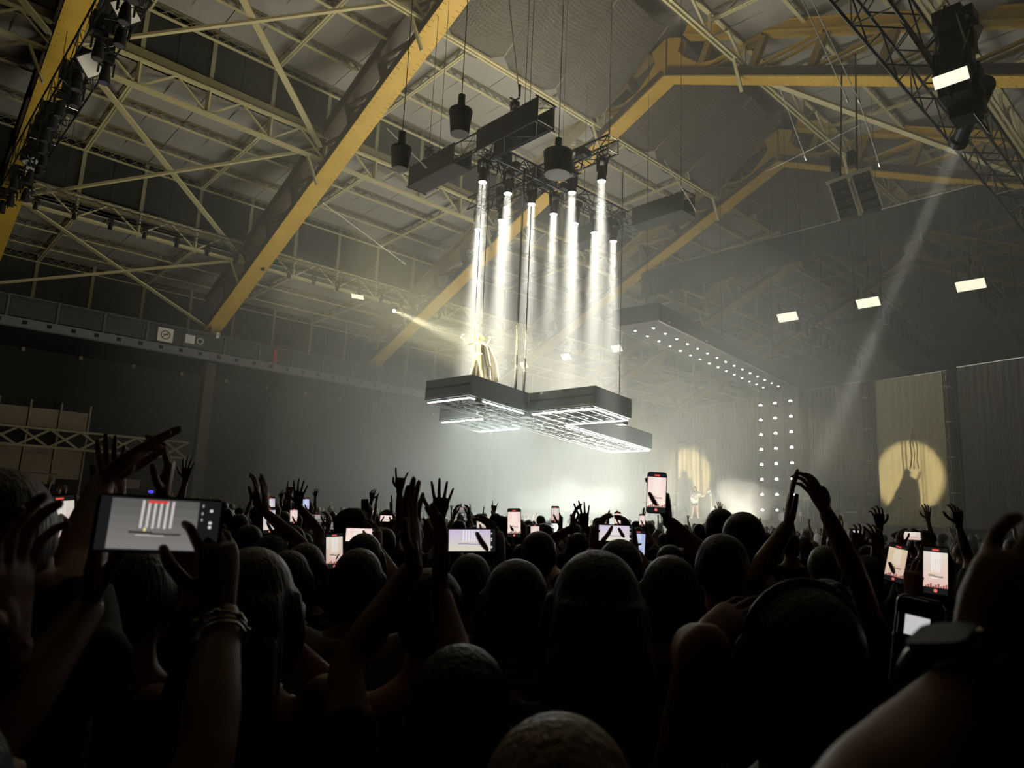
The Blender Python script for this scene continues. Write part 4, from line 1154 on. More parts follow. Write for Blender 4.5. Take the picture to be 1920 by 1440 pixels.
def person(loc, H, face, label, arms=None, hair=('short', 'black'), top=('tee', 'black'), skin='skin', sh=1.0, vox=0.014, hi=True, look=0.2, legs='jeans', stance=0.10, group=None, lean=0.0, extra=None, name='person', miss=None, zbase=0.0, eyes=True, shorts=False):
    """one person standing at loc, facing the horizontal direction `face`; arms: {'L'/'R': dict(w wrist, f finger direction, b back-of-hand direction, p pose, e elbow hint)}"""
    base = V((loc[0], loc[1], loc[2] if len(loc) > 2 else zbase))
    f = V((face[0], face[1], 0)).normalized(); r = V((f.y, -f.x, 0)); u = V((0, 0, 1)); k = H / 1.75
    T = thing(name, base, label, 'person', group)
    def P(lat, fwd, z): return base + r * lat + f * (fwd + lean * max(0, z - 0.5 * H)) + u * z
    wS = 0.185 * sh * k
    def torso(mb, g, z0=0.44, z1=0.92):
        rg = []
        for z, a, b, o in ((.44, .12, .09, 0), (.475, .160, .108, -.005), (.52, .170, .118, -.008), (.57, .152, .108, 0), (.62, .140 * (.5 + .5 * sh), .100, .008), (.68, .152 * sh, .110, .012), (.74, .170 * sh, .120, .012), (.785, .178 * sh, .112, .0), (.812, .165 * sh, .092, -.01), (.832, .115, .078, -.014), (.85, .070, .066, -.012), (.875, .056, .058, -.004), (.92, .054, .056, .006)):
            if z < z0 or z > z1: continue
            rg.append((P(0, o * k, z * H), r * ((a + g) * k), f * ((b + g) * k)))
        loft(mb, rg, 18)
    HC = P(0, 0.015 * k, H - 0.118 * k)              # head centre
    fl = (f + u * math.tan(look)).normalized(); ul = r.cross(fl).normalized() if r.cross(fl).z > 0 else fl.cross(r).normalized()
    def Hd(lat, fw, z): return HC + r * (lat * k) + fl * (fw * k) + ul * (z * k)
    body = MB(); torso(body, 0)
    body.ell(Hd(0, -.008, .012), (.076 * k, .096 * k, .106 * k), 16, 12, 0, (r, fl, ul))
    body.ell(Hd(0, .030, -.048), (.058 * k, .062 * k, .070 * k), 14, 9, 0, (r, fl, ul))
    body.ell(Hd(0, .062, -.092), (.026 * k, .026 * k, .022 * k), 8, 6, 0, (r, fl, ul))
    body.tube([Hd(0, .088, .012), Hd(0, .106, -.026), Hd(0, .092, -.036)], [.010 * k, .016 * k, .014 * k], 8)
    body.tube([Hd(-.032, .084, -.066), Hd(0, .096, -.064), Hd(.032, .084, -.066)], [.007 * k, .011 * k, .007 * k], 6)
    for s in (-1, 1):
        body.ell(Hd(.077 * s, -.004, -.012), (.010 * k, .022 * k, .033 * k), 8, 6, 0, (r, fl, ul))
        body.tube([Hd(.055 * s, .080, .026), Hd(.015 * s, .092, .024)], [.009 * k, .009 * k], 6)
    hands = []; shirt = MB(); J = {}
    if top[0] != 'none': torso(shirt, 0.016, 0.46, 0.835 if top[0] != 'tank' else 0.79)
    for sd, s in (('L', -1), ('R', 1)):
        A = (arms or {}).get(sd)
        S_ = P(s * wS, -0.01, 0.808 * H)
        L1, L2 = 0.172 * H, 0.150 * H
        if A is None:
            E_ = S_ + u * (-L1 * .97) + r * (s * .05) + f * -0.03; W = E_ + u * (-L2 * .95) + f * 0.07 + r * (s * -.01)
            fd, bk, ps = (u * -1 + f * .2), r * s, 'relax'
        else:
            W = V(A['w']);
            if W.z > S_.z: S_ = S_ + u * (0.035 * k) + f * 0.01
            if miss is not None and (W - S_).length > (L1 + L2) * .99: print('ARM MISS', label[:40], sd, round((W - S_).length - (L1 + L2), 2))
            E_, W = ik(S_, W, L1, L2, A.get('e', r * s - u * 0.6 + f * 0.2))
            fd, bk, ps = V(A['f']) if 'f' in A else (W - E_), V(A.get('b', f * -1)), A.get('p', 'relax')
        fd = fd.normalized(); J[sd] = (S_, E_, W)
        body.ell(S_, (.055 * k, .058 * k, .058 * k), 12, 8)
        m1 = S_.lerp(E_, .45); m2 = E_.lerp(W, .3)
        body.tube([S_, m1, E_, m2, W, W + fd * .01], [.052 * k, .047 * k, .038 * k, .041 * k, .027 * k, .026 * k], 12)
        body.ell(E_, .037 * k, 8, 6)
        hands.append(place_hand(W + fd * 0.012, fd, bk, ps, sd, hi, k * 0.98))
        if top[0] in ('tee', 'long'):
            q = S_.lerp(E_, .62)
            shirt.ell(S_, (.070 * k, .070 * k, .070 * k), 12, 8)
            if top[0] == 'tee': shirt.tube([P(s * wS * .55, -.01, .80 * H), S_, q], [.07 * k, .066 * k, .062 * k], 12)
            else: shirt.tube([P(s * wS * .55, -.01, .80 * H), S_, E_, W.lerp(E_, .08)], [.07 * k, .064 * k, .052 * k, .038 * k], 12)
        elif top[0] == 'tank':
            shirt.tube([P(s * wS * .52, .085 * k, .77 * H), P(s * wS * .5, 0, .838 * H), P(s * wS * .5, -.09 * k, .77 * H)], [.02 * k, .018 * k, .02 * k], 8)
    pants = MB()
    for s in (-1, 1):
        h, kn, an = P(s * .085 * k, 0, .50 * H), P(s * (.09 + stance * .3) * k, .02, .285 * H), P(s * (.09 + stance) * k, -.02, .045 * H)
        body.tube([h, h.lerp(kn, .5), kn, kn.lerp(an, .35), an], [.080 * k, .072 * k, .052 * k, .050 * k, .034 * k], 12)
        body.ell(P(s * (.095 + stance) * k, .045, .026 * H), (.042 * k, .12 * k, .042 * k), 10, 6, 0, (r, f, u))
        pants.tube([P(s * .075 * k, 0, .52 * H), h.lerp(kn, .5), kn, kn.lerp(an, .35), an] if not shorts else [P(s * .075 * k, 0, .52 * H), h.lerp(kn, .5)], [.098 * k, .086 * k, .064 * k, .062 * k, .052 * k] if not shorts else [.098 * k, .092 * k], 12)
    rg = [(P(0, o, z * H), r * (a * k), f * (b * k)) for z, a, b, o in ((.455, .13, .10, 0), (.48, .172, .120, -.005), (.52, .182, .130, -.008), (.565, .165, .120, 0))]
    loft(pants, rg, 16)
    me = remesh(body, vox, M[skin], 'body', base, 2 if vox > .012 else 3)
    me = append(me, hands, base)
    o = bpy.data.objects.new('body', me); COL.objects.link(o); o.parent = T
    if top[0] != 'none':
        me = remesh(shirt, vox * 1.2, TOP[top[1]], 'shirt', base, 2); o = bpy.data.objects.new('shirt', me); COL.objects.link(o); o.parent = T
    me = remesh(pants, max(vox * 1.6, .02), M['jeans'] if legs == 'jeans' else M[legs], 'trousers', base, 2); o = bpy.data.objects.new('trousers', me); COL.objects.link(o); o.parent = T
    # hair
    st, hc = hair
    hb = MB()
    if st == 'cap':
        hb.ell(Hd(0, -.012, .045), (.088 * k, .106 * k, .082 * k), 14, 9, 0, (r, fl, ul))
        hb.tube([Hd(0, .07, .045), Hd(0, .17, .035)], [.07 * k, .03 * k], 10)
    else:
        hb.ell(Hd(0, -.022, .032), (.088 * k, .104 * k, .098 * k), 16, 11, 0, (r, fl, ul))
        hb.ell(Hd(0, -.062, -.02), (.074 * k, .055 * k, .075 * k), 12, 8, 0, (r, fl, ul))
        for s in (-1, 1): hb.ell(Hd(.07 * s, -.02, .01), (.020 * k, .06 * k, .055 * k), 10, 7, 0, (r, fl, ul))
        if st in ('bob', 'long'):
            for s in (-1, 1): hb.tube([Hd(.07 * s, -.0, .03), Hd(.086 * s, -.01, -.05), Hd(.08 * s, -.02, -.14)], [.03 * k, .034 * k, .026 * k], 10)
            hb.ell(Hd(0, -.06, -.06), (.094 * k, .058 * k, .11 * k), 14, 9, 0, (r, fl, ul))
        if st == 'long':
            rg = [(P(0, o * k, (1 - z) * H), r * (a * k), f * (b * k)) for z, a, b, o in ((.05, .085, .07, -.06), (.10, .10, .06, -.07), (.16, .108, .050, -.085), (.21, .115, .045, -.10), (.27, .105, .038, -.115), (.32, .07, .025, -.115))]
            loft(hb, rg, 16)
            for j in range(9):
                a = -0.10 + .025 * j
                hb.tube([P(a * .8 * k, -.10 * k, .90 * H), P(a * k, -.13 * k, .82 * H), P(a * 1.05 * k, -.142 * k, .74 * H), P((a * .9 + .01) * k, -.13 * k, (.68 - .012 * (j % 3)) * H)], [.016 * k, .02 * k, .017 * k, .006 * k], 6)
        if st == 'bun': hb.ell(Hd(0, -.085, .10), (.045 * k, .045 * k, .04 * k), 10, 7)
        if st == 'pony': hb.tube([Hd(0, -.10, .05), Hd(0, -.16, .03), Hd(0.01, -.165, -.08), Hd(0.02, -.15, -.20), Hd(.02, -.14, -.27)], [.03 * k, .035 * k, .035 * k, .025 * k, .008 * k], 10)
    me = remesh(hb, max(.009, vox * .8), TOP['black'] if st == 'cap' else HAIR[hc], 'hair', base, 2)
    o = bpy.data.objects.new('cap' if st == 'cap' else 'hair', me); COL.objects.link(o); o.parent = T
    if eyes:
        for s in (-1, 1):
            c = Hd(.032 * s, .076, .004)
            MB().ell(c, .0125 * k, 8, 6).ell(c + fl * (.0075 * k), .0065 * k, 8, 5, 1).build('eye', [M['eye'], M['iris']], T, smooth=True)
    T['_j'] = [x for sd in 'LR' for p in J[sd] for x in p]
    return T, J, Hd

STAGE_C = V((19, 19.6, 0))
def facing(p, jitter=0.0):
    d = (STAGE_C - V((p[0], p[1], 0))).normalized(); a = jitter
    return V((d.x * math.cos(a) - d.y * math.sin(a), d.x * math.sin(a) + d.y * math.cos(a), 0))

# ------------------------------------------------------------------ phones
_scr = {}
def scr(c, e=1.0):
    k = (tuple(round(x, 3) for x in c), e)
    if k not in _scr: _scr[k] = glow('screen_%d' % len(_scr), c, e)
    return _scr[k]
M['phone'] = mat('phone_case', (0.012, 0.012, 0.014), 0.3, coat=0.5)
M['steel'] = mat('bright_steel', (0.7, 0.68, 0.64), 0.2, 1.0)
def phone(c, up, nrm, label, style='pink', w=0.075, h=0.158, land=False, on=True, bright=1.0):
    """up: long axis of the phone; nrm: the way its screen faces. The screen shows the lit beams over the flying stage."""
    c = V(c); n = V(nrm).normalized(); u = V(up); u = (u - n * u.dot(n)).normalized(); r = u.cross(n)
    T = thing('phone', c, label, 'phone')
    pr = []
    for sx, sy in ((1, 1), (-1, 1), (-1, -1), (1, -1)):
        a0 = {(1, 1): 0, (-1, 1): 90, (-1, -1): 180, (1, -1): 270}[(sx, sy)]
        for j in range(5):
            a = R(a0 + 22.5 * j); pr.append(c + r * (sx * (w / 2 - .011) + .011 * math.cos(a)) + u * (sy * (h / 2 - .011) + .011 * math.sin(a)) - n * .0085)
    MB().prism(pr, n * .008).build('case', M['phone'], T)
    for j in range(2): MB().tube([c - n * .0085 + u * (h / 2 - .02 - .02 * j) + r * (w / 2 - .02), c - n * .0105 + u * (h / 2 - .02 - .02 * j) + r * (w / 2 - .02)], .008, 10).build('camera_lens', M['dark'], T)
    if not on: return T
    PAL = {'pink': ((.95, .70, .68), (1, .93, .82), (.55, .36, .38), (.98, .82, .70)), 'violet': ((.66, .56, .80), (.95, .93, 1), (.33, .28, .42), (.80, .74, .62)), 'grey': ((.10, .095, .09), (.66, .62, .60), (.035, .033, .032), (.22, .21, .20)),
           'blue': ((.46, .55, .85), (.85, .9, 1), (.25, .3, .5), (.55, .62, .85)), 'gold': ((.85, .70, .42), (1, .95, .8), (.35, .27, .2), (.85, .6, .5)), 'cream': ((.80, .76, .66), (1, .98, .92), (.3, .27, .22), (.8, .55, .48))}
    bg, beam, darkc, lowc = PAL[style]
    cols = []
    mb = MB()
    iw, ih = (w * .92, h * .94)
    X, Y, W_, H_ = (r, u, iw, ih) if not land else (u, -r, ih, iw)     # picture axes on the screen
    def quad(x0, y0, x1, y1, col, lv, sk=0.0):
        if col not in cols: cols.append(col)
        p = lambda x, y: c + X * (x * W_ / 2) + Y * (y * H_ / 2) + n * (.0004 * lv)
        mb.add([p(x0 + sk, y0), p(x1 + sk, y0), p(x1, y1), p(x0, y1)], [(0, 1, 2, 3)], cols.index(col))
    blk = (.012, .012, .013)
    quad(-1, -1, 1, 1, blk, 1)
    x0, x1, y0, y1 = (-1, 1, -.72, .80) if not land else ((-.82, .62, -.94, .94) if style == 'grey' else (-.95, .80, -.95, .95))
    n_ = 6
    for j in range(n_):            # the picture: bands of haze
        f0, f1 = j / n_, (j + 1) / n_; mixc = tuple(a * (1 - f0) + b * f0 for a, b in zip(lowc, bg))
        quad(x0, y0 + (y1 - y0) * f0, x1, y0 + (y1 - y0) * f1, mixc, 2)
    cx = (x0 + x1) / 2 + .04; ww = (x1 - x0)
    yb, yt = y0 + (y1 - y0) * .42, y1 - (y1 - y0) * .02
    for j in range(6):
        x = cx + ww * (-.17 + .068 * j); quad(x - .017 * ww, yb + .03 * (j % 2), x + .012 * ww, yt, beam, 3, -.006 * ww)
    yl = y0 + (y1 - y0) * .34                                       # the dark cross-shaped stage
    quad(cx - .30 * ww, yl - .05, cx - .04 * ww, yl + .03, darkc, 3); quad(cx - .05 * ww, yl - .09, cx + .30 * ww, yl - .02, darkc, 3, -.02)
    quad(cx - .22 * ww, yl - .13, cx + .1 * ww, yl - .10, beam, 4); quad(cx - .14 * ww, yl + .04, cx - .11 * ww, yl + .17, (.9, .75, .3), 4)
    if style == 'grey': quad(cx - .13 * ww, yt - .10, cx + .10 * ww, yt, (.75, .06, .05), 4)
    if style in ('cream', 'gold', 'pink') and not land:
        for j in range(9):
            x = x0 + ww * (.06 + .105 * j); quad(x, y0, x + .08 * ww, y0 + .06 + .05 * ((j * 7) % 3), (.34, .10, .08), 4)
    if not land:
        quad(-.28, .86, .28, .93, (.9, .10, .07), 3)
        a = [(.16 * math.cos(2 * math.pi * k / 12), .075 * math.sin(2 * math.pi * k / 12)) for k in range(12)]
        col = (.95, .2, .15)
        cols.append(col) if col not in cols else None
        mb.add([c + X * (x * W_ / 2) + Y * ((y - .86) * H_ / 2) + n * .0014 for x, y in a], [tuple(range(12))], cols.index(col))
    else:
        for j, yy in enumerate((.62, .15, -.02, -.6)):
            sz = .05 if j != 3 else .08
            quad(.84 - sz * .5, yy - sz, .84 + sz * .5, yy + sz, (.8, .8, .8), 3)
        for yy in (.75, .45, .2): quad(.68, yy, .70, yy + .10, (.5, .5, .5), 3)
    mb.build('screen', [scr(q, bright * .72) for q in cols], T)
    return T
# ------------------------------------------------------------------ people close to the camera
def top_at(px, py, d):
    """ground point and height of a person whose crown shows at this pixel at horizontal distance ~d"""
    p = at(px, py, D=d); return (p.x, p.y), p.z
AX = lambda px0, py0, px1, py1: (RGT * (px1 - px0) - UPV * (py1 - py0)).normalized()     # a direction as seen in the picture
TOCAM = lambda p: (EYE - V(p)).normalized()
def holder(px, py, d, wpx, style, label, plabel, land=False, hand='R', body=(0.0, -0.5), H=1.70, tilt=0.0, hair=('short', 'brown'), top=('tee', 'black'), skin='skin', bright=1.0, both=False, phone_len=None, elbow=None, vox=0.014, hi=True, lateral=None, turn=0.0):
    """a phone seen at (px, py), d metres off, and the person holding it"""
    c = at(px, py, D=d); n = TOCAM(c); n = (n + RGT * turn).normalized()
    up = AX(px, py, px + 100 * math.sin(tilt), py - 100 * math.cos(tilt))
    if land: up = AX(px, py, px + 100 * math.cos(tilt), py + 100 * math.sin(tilt))
    L = .158; w = .075
    phone(c, up, n, plabel, style, w, L, land, True, bright)
    side = 1 if hand == 'R' else -1
    u = up if not land else UPV; r = RGT
    g = V((c.x, c.y, 0)); fwd = V((FWD.x, FWD.y, 0)).normalized()
    lat = (body[0]) if lateral is None else lateral
    pos = g + fwd * body[1] + V((RGT.x, RGT.y, 0)).normalized() * lat
    arms = {}
    if not land:
        wr = c - u * (L / 2 + .035) + r * (side * .055) + FWD * .035
        arms[hand] = dict(w=wr, f=u + r * (-side * .10) + FWD * .12, b=FWD * -0.45 + r * side * .85, p='hold', e=elbow if elbow is not None else r * side * 1.0 - UPV)
        if both:
            o = 'L' if hand == 'R' else 'R'
            arms[o] = dict(w=c - u * (L / 2 + .06) - r * (side * .055) + FWD * .03, f=u + r * (side * .2), b=FWD * -.45 - r * side * .85, p='hold', e=r * -side - UPV)
    else:
        for s2, nm in ((1, 'R'), (-1, 'L')):
            if nm != hand and not both: continue
            wr = c + up * (s2 * (L / 2 + .012)) - UPV * .085 + FWD * .035
            arms[nm] = dict(w=wr, f=UPV + up * (-s2 * .10) + FWD * .15, b=FWD * -0.4 + up * (s2 * .88), p='hold', e=up * s2 * .8 - UPV)
    T, J, Hd = person((pos.x, pos.y), H, facing(pos), label, arms, hair, top, skin, 1.0, vox, hi, miss=True)
    return T, J, Hd

def hero(px, py, d, label, arms=None, **kw):
    (x, y), H = top_at(px, py, d)
    return person((x, y), H, kw.pop('face', facing((x, y))), label, arms, miss=True, **kw)

# left edge: grey-haired man with one arm thrown up
w_ = at(196, 852, D=1.75); e_ = at(80, 1010, D=1.55)
hero(12, 884, 1.25, 'tall brown-haired person at the picture edge with one arm thrown up', {'R': dict(w=w_, f=AX(196, 852, 252, 805), b=UPV - RGT * .4, p='flat', e=e_ - w_), 'L': dict(w=at(22, 1215, D=0.9), f=AX(22, 1215, 18, 1060), b=-RGT, p='relax', e=-RGT - UPV)},
     hair=('short', 'brown'), top=('tee', 'black'), vox=.011)
# clapping person behind the big phone
cl = at(300, 935, D=1.95)
hero(268, 1030, 1.66, 'person behind the big phone clapping with raised hands', {'R': dict(w=at(303, 930, D=1.9), f=AX(303, 930, 335, 800), b=RGT * .8 + FWD * .3, p='claw', e=RGT - UPV), 'L': dict(w=at(222, 945, D=1.95), f=AX(222, 945, 206, 860), b=-RGT * .8 + FWD * .3, p='flat', e=-RGT - UPV)},
     hair=('short', 'brown'), top=('tee', 'navy'), vox=.012)
# big landscape phone held up close to the camera, right forearm with a bracelet
c = at(300, 984, D=1.02); up = AX(205, 978, 385, 986)
phone(c, up, TOCAM(c), 'big phone held sideways close to the camera, filming in grey tones', 'grey', .080, .166, True, True, 1.0)
g = V((c.x, c.y, 0)); fw = V((FWD.x, FWD.y, 0)).normalized(); rg_ = V((RGT.x, RGT.y, 0)).normalized()
pos = g - fw * .34 - rg_ * 0.03
T, J, Hd = person((pos.x, pos.y), 1.60, facing(pos), 'person filming with the big sideways phone, bracelets on the raised wrist', {
    'R': dict(w=at(424, 1128, D=1.06), f=AX(424, 1128, 404, 940) + FWD * .12, b=RGT * .88 - FWD * .42, p='hold', e=at(500, 1500, D=.78) - at(424, 1128, D=1.06)),
    'L': dict(w=at(176, 1128, D=1.06), f=AX(176, 1128, 192, 950) + FWD * .12, b=-RGT * .88 - FWD * .42, p='hold', e=at(90, 1480, D=.8) - at(190, 1160, D=1.04))}, hair=('bob', 'black'), top=('tank', 'black'), vox=.010, miss=True, skin='skin2')
S_, E_, W_ = J['R']; ax = (W_ - E_).normalized(); s1 = ax.cross(V((0, 0, 1))).normalized(); s2 = ax.cross(s1)
for kk in range(3):
    cc = W_ - ax * (.030 + .014 * kk); MB().tube([cc + (s1 * math.cos(a) + s2 * math.sin(a)) * .034 + ax * (.006 * math.sin(a + kk)) for a in np.linspace(0, 6.283, 20)], .0022, 6).build('bracelet', M['steel'], T, smooth=True)
for kk in range(7):
    a = kk * .9; cc = W_ - ax * .038 + (s1 * math.cos(a) + s2 * math.sin(a)) * .036; MB().ell(cc, .0055, 8, 5).build('bead', M['steel'], T, smooth=True)
# blond long-haired woman in a tank top
w4 = at(548, 1212, D=1.75)
hero(482, 1030, 1.5, 'woman with long dark blond hair and bare shoulders in a tank top', {'R': dict(w=w4, f=AX(548, 1212, 560, 1160), b=RGT + FWD * .3, p='claw', e=RGT - UPV)}, hair=('long', 'chestnut'), top=('tank', 'wine'), vox=.010, sh=.95)
hero(576, 1020, 3.0, 'dark-haired person between the blond woman and the grey-brown head', hair=('bob', 'black'), top=('tee', 'black'))
hero(676, 1030, 2.45, 'person with parted grey-brown hair in a white shirt below two lit phones', hair=('bob', 'chestnut'), top=('tee', 'white'))
# centre: clapping arms
hp = at(788, 1062, D=1.5)
hero(868, 1212, 1.15, 'dark-haired person whose clapping forearms rise together in the middle', {'L': dict(w=at(776, 1062, D=1.48), f=AX(776, 1062, 768, 915), b=-RGT * .7 + FWD * .2, p='flat', e=at(690, 1330, D=1.25) - at(776, 1062, D=1.48)), 'R': dict(w=at(802, 1066, D=1.5), f=AX(802, 1066, 806, 915), b=RGT * .7 + FWD * .3, p='open', e=at(850, 1340, D=1.25) - at(802, 1066, D=1.5))}, hair=('short', 'black'), top=('tee', 'black'), vox=.011)
hero(838, 1012, 3.3, 'person holding up one hand with spread fingers against the bright fog', {'R': dict(w=at(826, 975, D=3.35), f=AX(826, 975, 829, 905), b=-FWD, p='open', e=RGT * .3 - UPV)}, hair=('short', 'brown'), top=('tee', 'grey'))
hero(812, 1068, 1.78, 'broad-shouldered person with bare shoulders behind the clapping forearms', hair=('short', 'brown'), top=('tank', 'black'), sh=1.12)
hero(884, 1040, 2.75, 'person in a white T-shirt beside the sideways phone', hair=('short', 'brown'), top=('tee', 'white'))
holder(884, 1013, 2.25, 92, 'violet', 'person with a dark bob filming sideways with one hand', 'phone held sideways showing a violet picture beside the clapping hands', True, 'R', (0.14, -.36), 1.68, 0.0, ('bob', 'black'), ('tee', 'black'), vox=.012)
# tall dark head with long straight hair
hero(1120, 1036, 1.42, 'person with long straight black hair blocking the middle of the view', hair=('long', 'black'), top=('tee', 'black'), vox=.010)
holder(1154, 1000, 3.1, 68, 'violet', 'person holding a phone sideways with both hands, elbows spread into a V', 'phone held sideways by both hands over the long black hair', True, 'L', (-.04, -.38), 1.72, 0.04, ('short', 'brown'), ('tee', 'olive'), both=True, bright=1.1)
holder(1196, 1023, 3.6, 20, 'blue', 'person filming in bluish tones behind the both-handed phone', 'upright phone with a bluish screen right of the sideways phone', False, 'L', (-.02, -.45), 1.62, .05, ('short', 'brown'), ('tee', 'grey'), bright=1.0)
# arm stretched up with the brightest phone
holder(1231, 924, 2.75, 40, 'pink', 'person stretching one arm high with a bright phone', 'bright upright phone held highest over the crowd against the fog', False, 'R', (.17, -.26), 1.76, .04, ('short', 'black'), ('tee', 'black'), bright=1.15, elbow=RGT * 1.2 - UPV, vox=.012)
hero(1392, 962, 3.3, 'tall man with short dark hair rising above the crowd near the smoke', hair=('short', 'black'), top=('tee', 'black'), vox=.012, sh=1.05)
hero(1256, 1044, 2.15, 'person with dark hair pinned back, a pale face edge beside the stretched arm', hair=('bob', 'brown'), top=('tee', 'black'), vox=.012)
hero(1350, 955, 4.6, 'person with a fist raised beside the tall short-haired man', {'L': dict(w=at(1347, 1000, D=4.7), f=AX(1347, 1000, 1343, 960), b=-FWD, p='fist', e=-RGT - UPV)}, hair=('short', 'brown'), top=('tee', 'wine'))
# arms clapped overhead in front of the lamp tower
w1_ = at(1478, 985, D=2.4); w2_ = at(1545, 950, D=2.4)
hero(1548, 1088, 2.3, 'person clapping overhead in front of the lamp tower', {'L': dict(w=w1_, f=AX(1478, 985, 1486, 880), b=-RGT * .9 + FWD * .3, p='flat', e=at(1440, 1110, D=2.3) - w1_), 'R': dict(w=w2_, f=AX(1545, 950, 1512, 884), b=RGT * .8 + FWD * .3, p='relax', e=at(1610, 1110, D=2.3) - w2_)}, hair=('bun', 'black'), top=('tee', 'black'), vox=.011)
hero(1484, 1090, 2.62, 'curly dark head between the clapping arms', hair=('bob', 'black'), top=('tee', 'navy'))
# big head with a shiny headband, bent arm
w3 = at(1288, 1222, D=1.16)
T, J, Hd = hero(1500, 1100, 1.12, 'dark-haired person with a shiny headband and one bent bare arm', {'L': dict(w=w3, f=AX(1288, 1222, 1405, 1128), b=UPV * .8 - RGT * .5 - FWD * .3, p='relax', e=at(1290, 1520, D=1.0) - w3)}, hair=('bob', 'black'), top=('tank', 'black'), vox=.010)
pts = [Hd(.091 * math.cos(a), -.012, .035 + .098 * math.sin(a)) for a in np.linspace(0.15, 2.99, 24)]
MB().tube(pts, .006, 8).build('headband', M['black'], T, smooth=True)
for kk in range(9):
    MB().ell(pts[3 + kk * 2] - FWD * .006, .0032, 6, 4).build('headband_stone', M['steel'], T)
# phone at the right, forearm lit from the side
T, J, Hd = holder(1754, 1070, 2.35, 42, 'cream', 'person holding an upright phone with the elbow pushed out', 'upright phone with a red record button beside the huge near arm', False, 'L', (-.02, -.36), 1.63, .0, ('short', 'brown'), ('tee', 'black'), bright=1.1, elbow=-RGT * 1.4 - UPV, vox=.012)
S_, E_, W_ = J['L']; ax = (W_ - E_).normalized(); s1 = ax.cross(V((0, 0, 1))).normalized(); s2 = ax.cross(s1)
MB().tube([W_ + (s1 * math.cos(a) + s2 * math.sin(a)) * .031 for a in np.linspace(0, 6.283, 18)], .004, 6).build('wristband', M['phone'], T, smooth=True)
holder(1680, 1056, 2.9, 22, 'gold', 'person holding a tilted phone beside the upright one', 'tilted phone showing golden figures beside the huge near arm', False, 'R', (-.10, -.40), 1.62, .16, ('bob', 'brown'), ('tee', 'grey'), bright=.9, turn=-.3)
# huge near arm with a smart watch at the right edge
w5 = at(1822, 1290, D=.52); e5 = at(1690, 1640, D=.46)
(x, y) = (at(1960, 1500, D=.42).x, at(1960, 1500, D=.42).y)
pb = at(2010, 1440, D=.47); 
T, J, Hd = person((pb.x, pb.y), 1.66, facing(pb), 'person at the picture edge whose near forearm with a smart watch fills the corner', {'L': dict(w=w5, f=AX(1822, 1290, 1990, 960), b=TOCAM(w5) * .8 - RGT * .5, p='relax', e=e5 - w5)}, hair=('short', 'black'), top=('tee', 'black'), vox=.008, sh=1.1, miss=True, skin='skin2')
S_, E_, W_ = J['L']; ax = (W_ - E_).normalized(); s1 = (TOCAM(W_) - ax * TOCAM(W_).dot(ax)).normalized(); s2 = ax.cross(s1)
wc = W_ - ax * .018
MB().tube([wc + (s1 * math.cos(a) + s2 * math.sin(a)) * .036 for a in np.linspace(0, 6.283, 22)], .010, 8).build('watch_strap', M['phone'], T, smooth=True)
s3 = (s1 * .7 - s2 * .7).normalized() if True else s1; s4 = ax.cross(s3)
pr = []
for sx, sy in ((1, 1), (-1, 1), (-1, -1), (1, -1)):
    a0 = {(1, 1): 0, (-1, 1): 90, (-1, -1): 180, (1, -1): 270}[(sx, sy)]
    for j in range(5):
        a = R(a0 + 22.5 * j); pr.append(wc + s3 * .034 + s4 * (sx * .011 + .009 * math.cos(a)) + ax * (sy * .014 + .009 * math.sin(a)))
MB().prism(pr, s3 * .012).build('watch_case', M['black'], T)
MB().tube([wc + s3 * .041 + s4 * .020 + ax * .008, wc + s3 * .041 + s4 * .024 + ax * .008], .0045, 10).build('watch_crown', M['steel'], T)
c = at(1722, 1208, D=1.22)
T = phone(c, AX(1712, 1190, 1735, 1060), TOCAM(c) + RGT * .25, 'phone with a silver rim half hidden behind the watch', 'cream', .072, .150, False, False)
u_ = AX(1712, 1190, 1735, 1060); n_ = (TOCAM(c) + RGT * .25).normalized(); u_ = (u_ - n_ * u_.dot(n_)).normalized(); r_ = u_.cross(n_)
pts = []
for sx, sy in ((1, 1), (-1, 1), (-1, -1), (1, -1)):
    a0 = {(1, 1): 0, (-1, 1): 90, (-1, -1): 180, (1, -1): 270}[(sx, sy)]
    for j in range(5):
        a = R(a0 + 22.5 * j); pts.append(c + r_ * (sx * .026 + .011 * math.cos(a)) + u_ * (sy * .065 + .011 * math.sin(a)))
MB().tube(pts + [pts[0]], .003, 6).build('silver_rim', M['steel'], T, smooth=True)
MB().prism([c + r_ * -.024 + u_ * .012, c + r_ * .014 + u_ * .012, c + r_ * .014 + u_ * .045, c + r_ * -.024 + u_ * .045], n_ * .001).build('screen', scr((.75, .72, .74), .6), T)
# blond head at the bottom
hero(1052, 1345, .72, 'short person with streaked blond hair and a parting at the bottom edge', hair=('bob', 'blond'), top=('tee', 'black'), vox=.010)
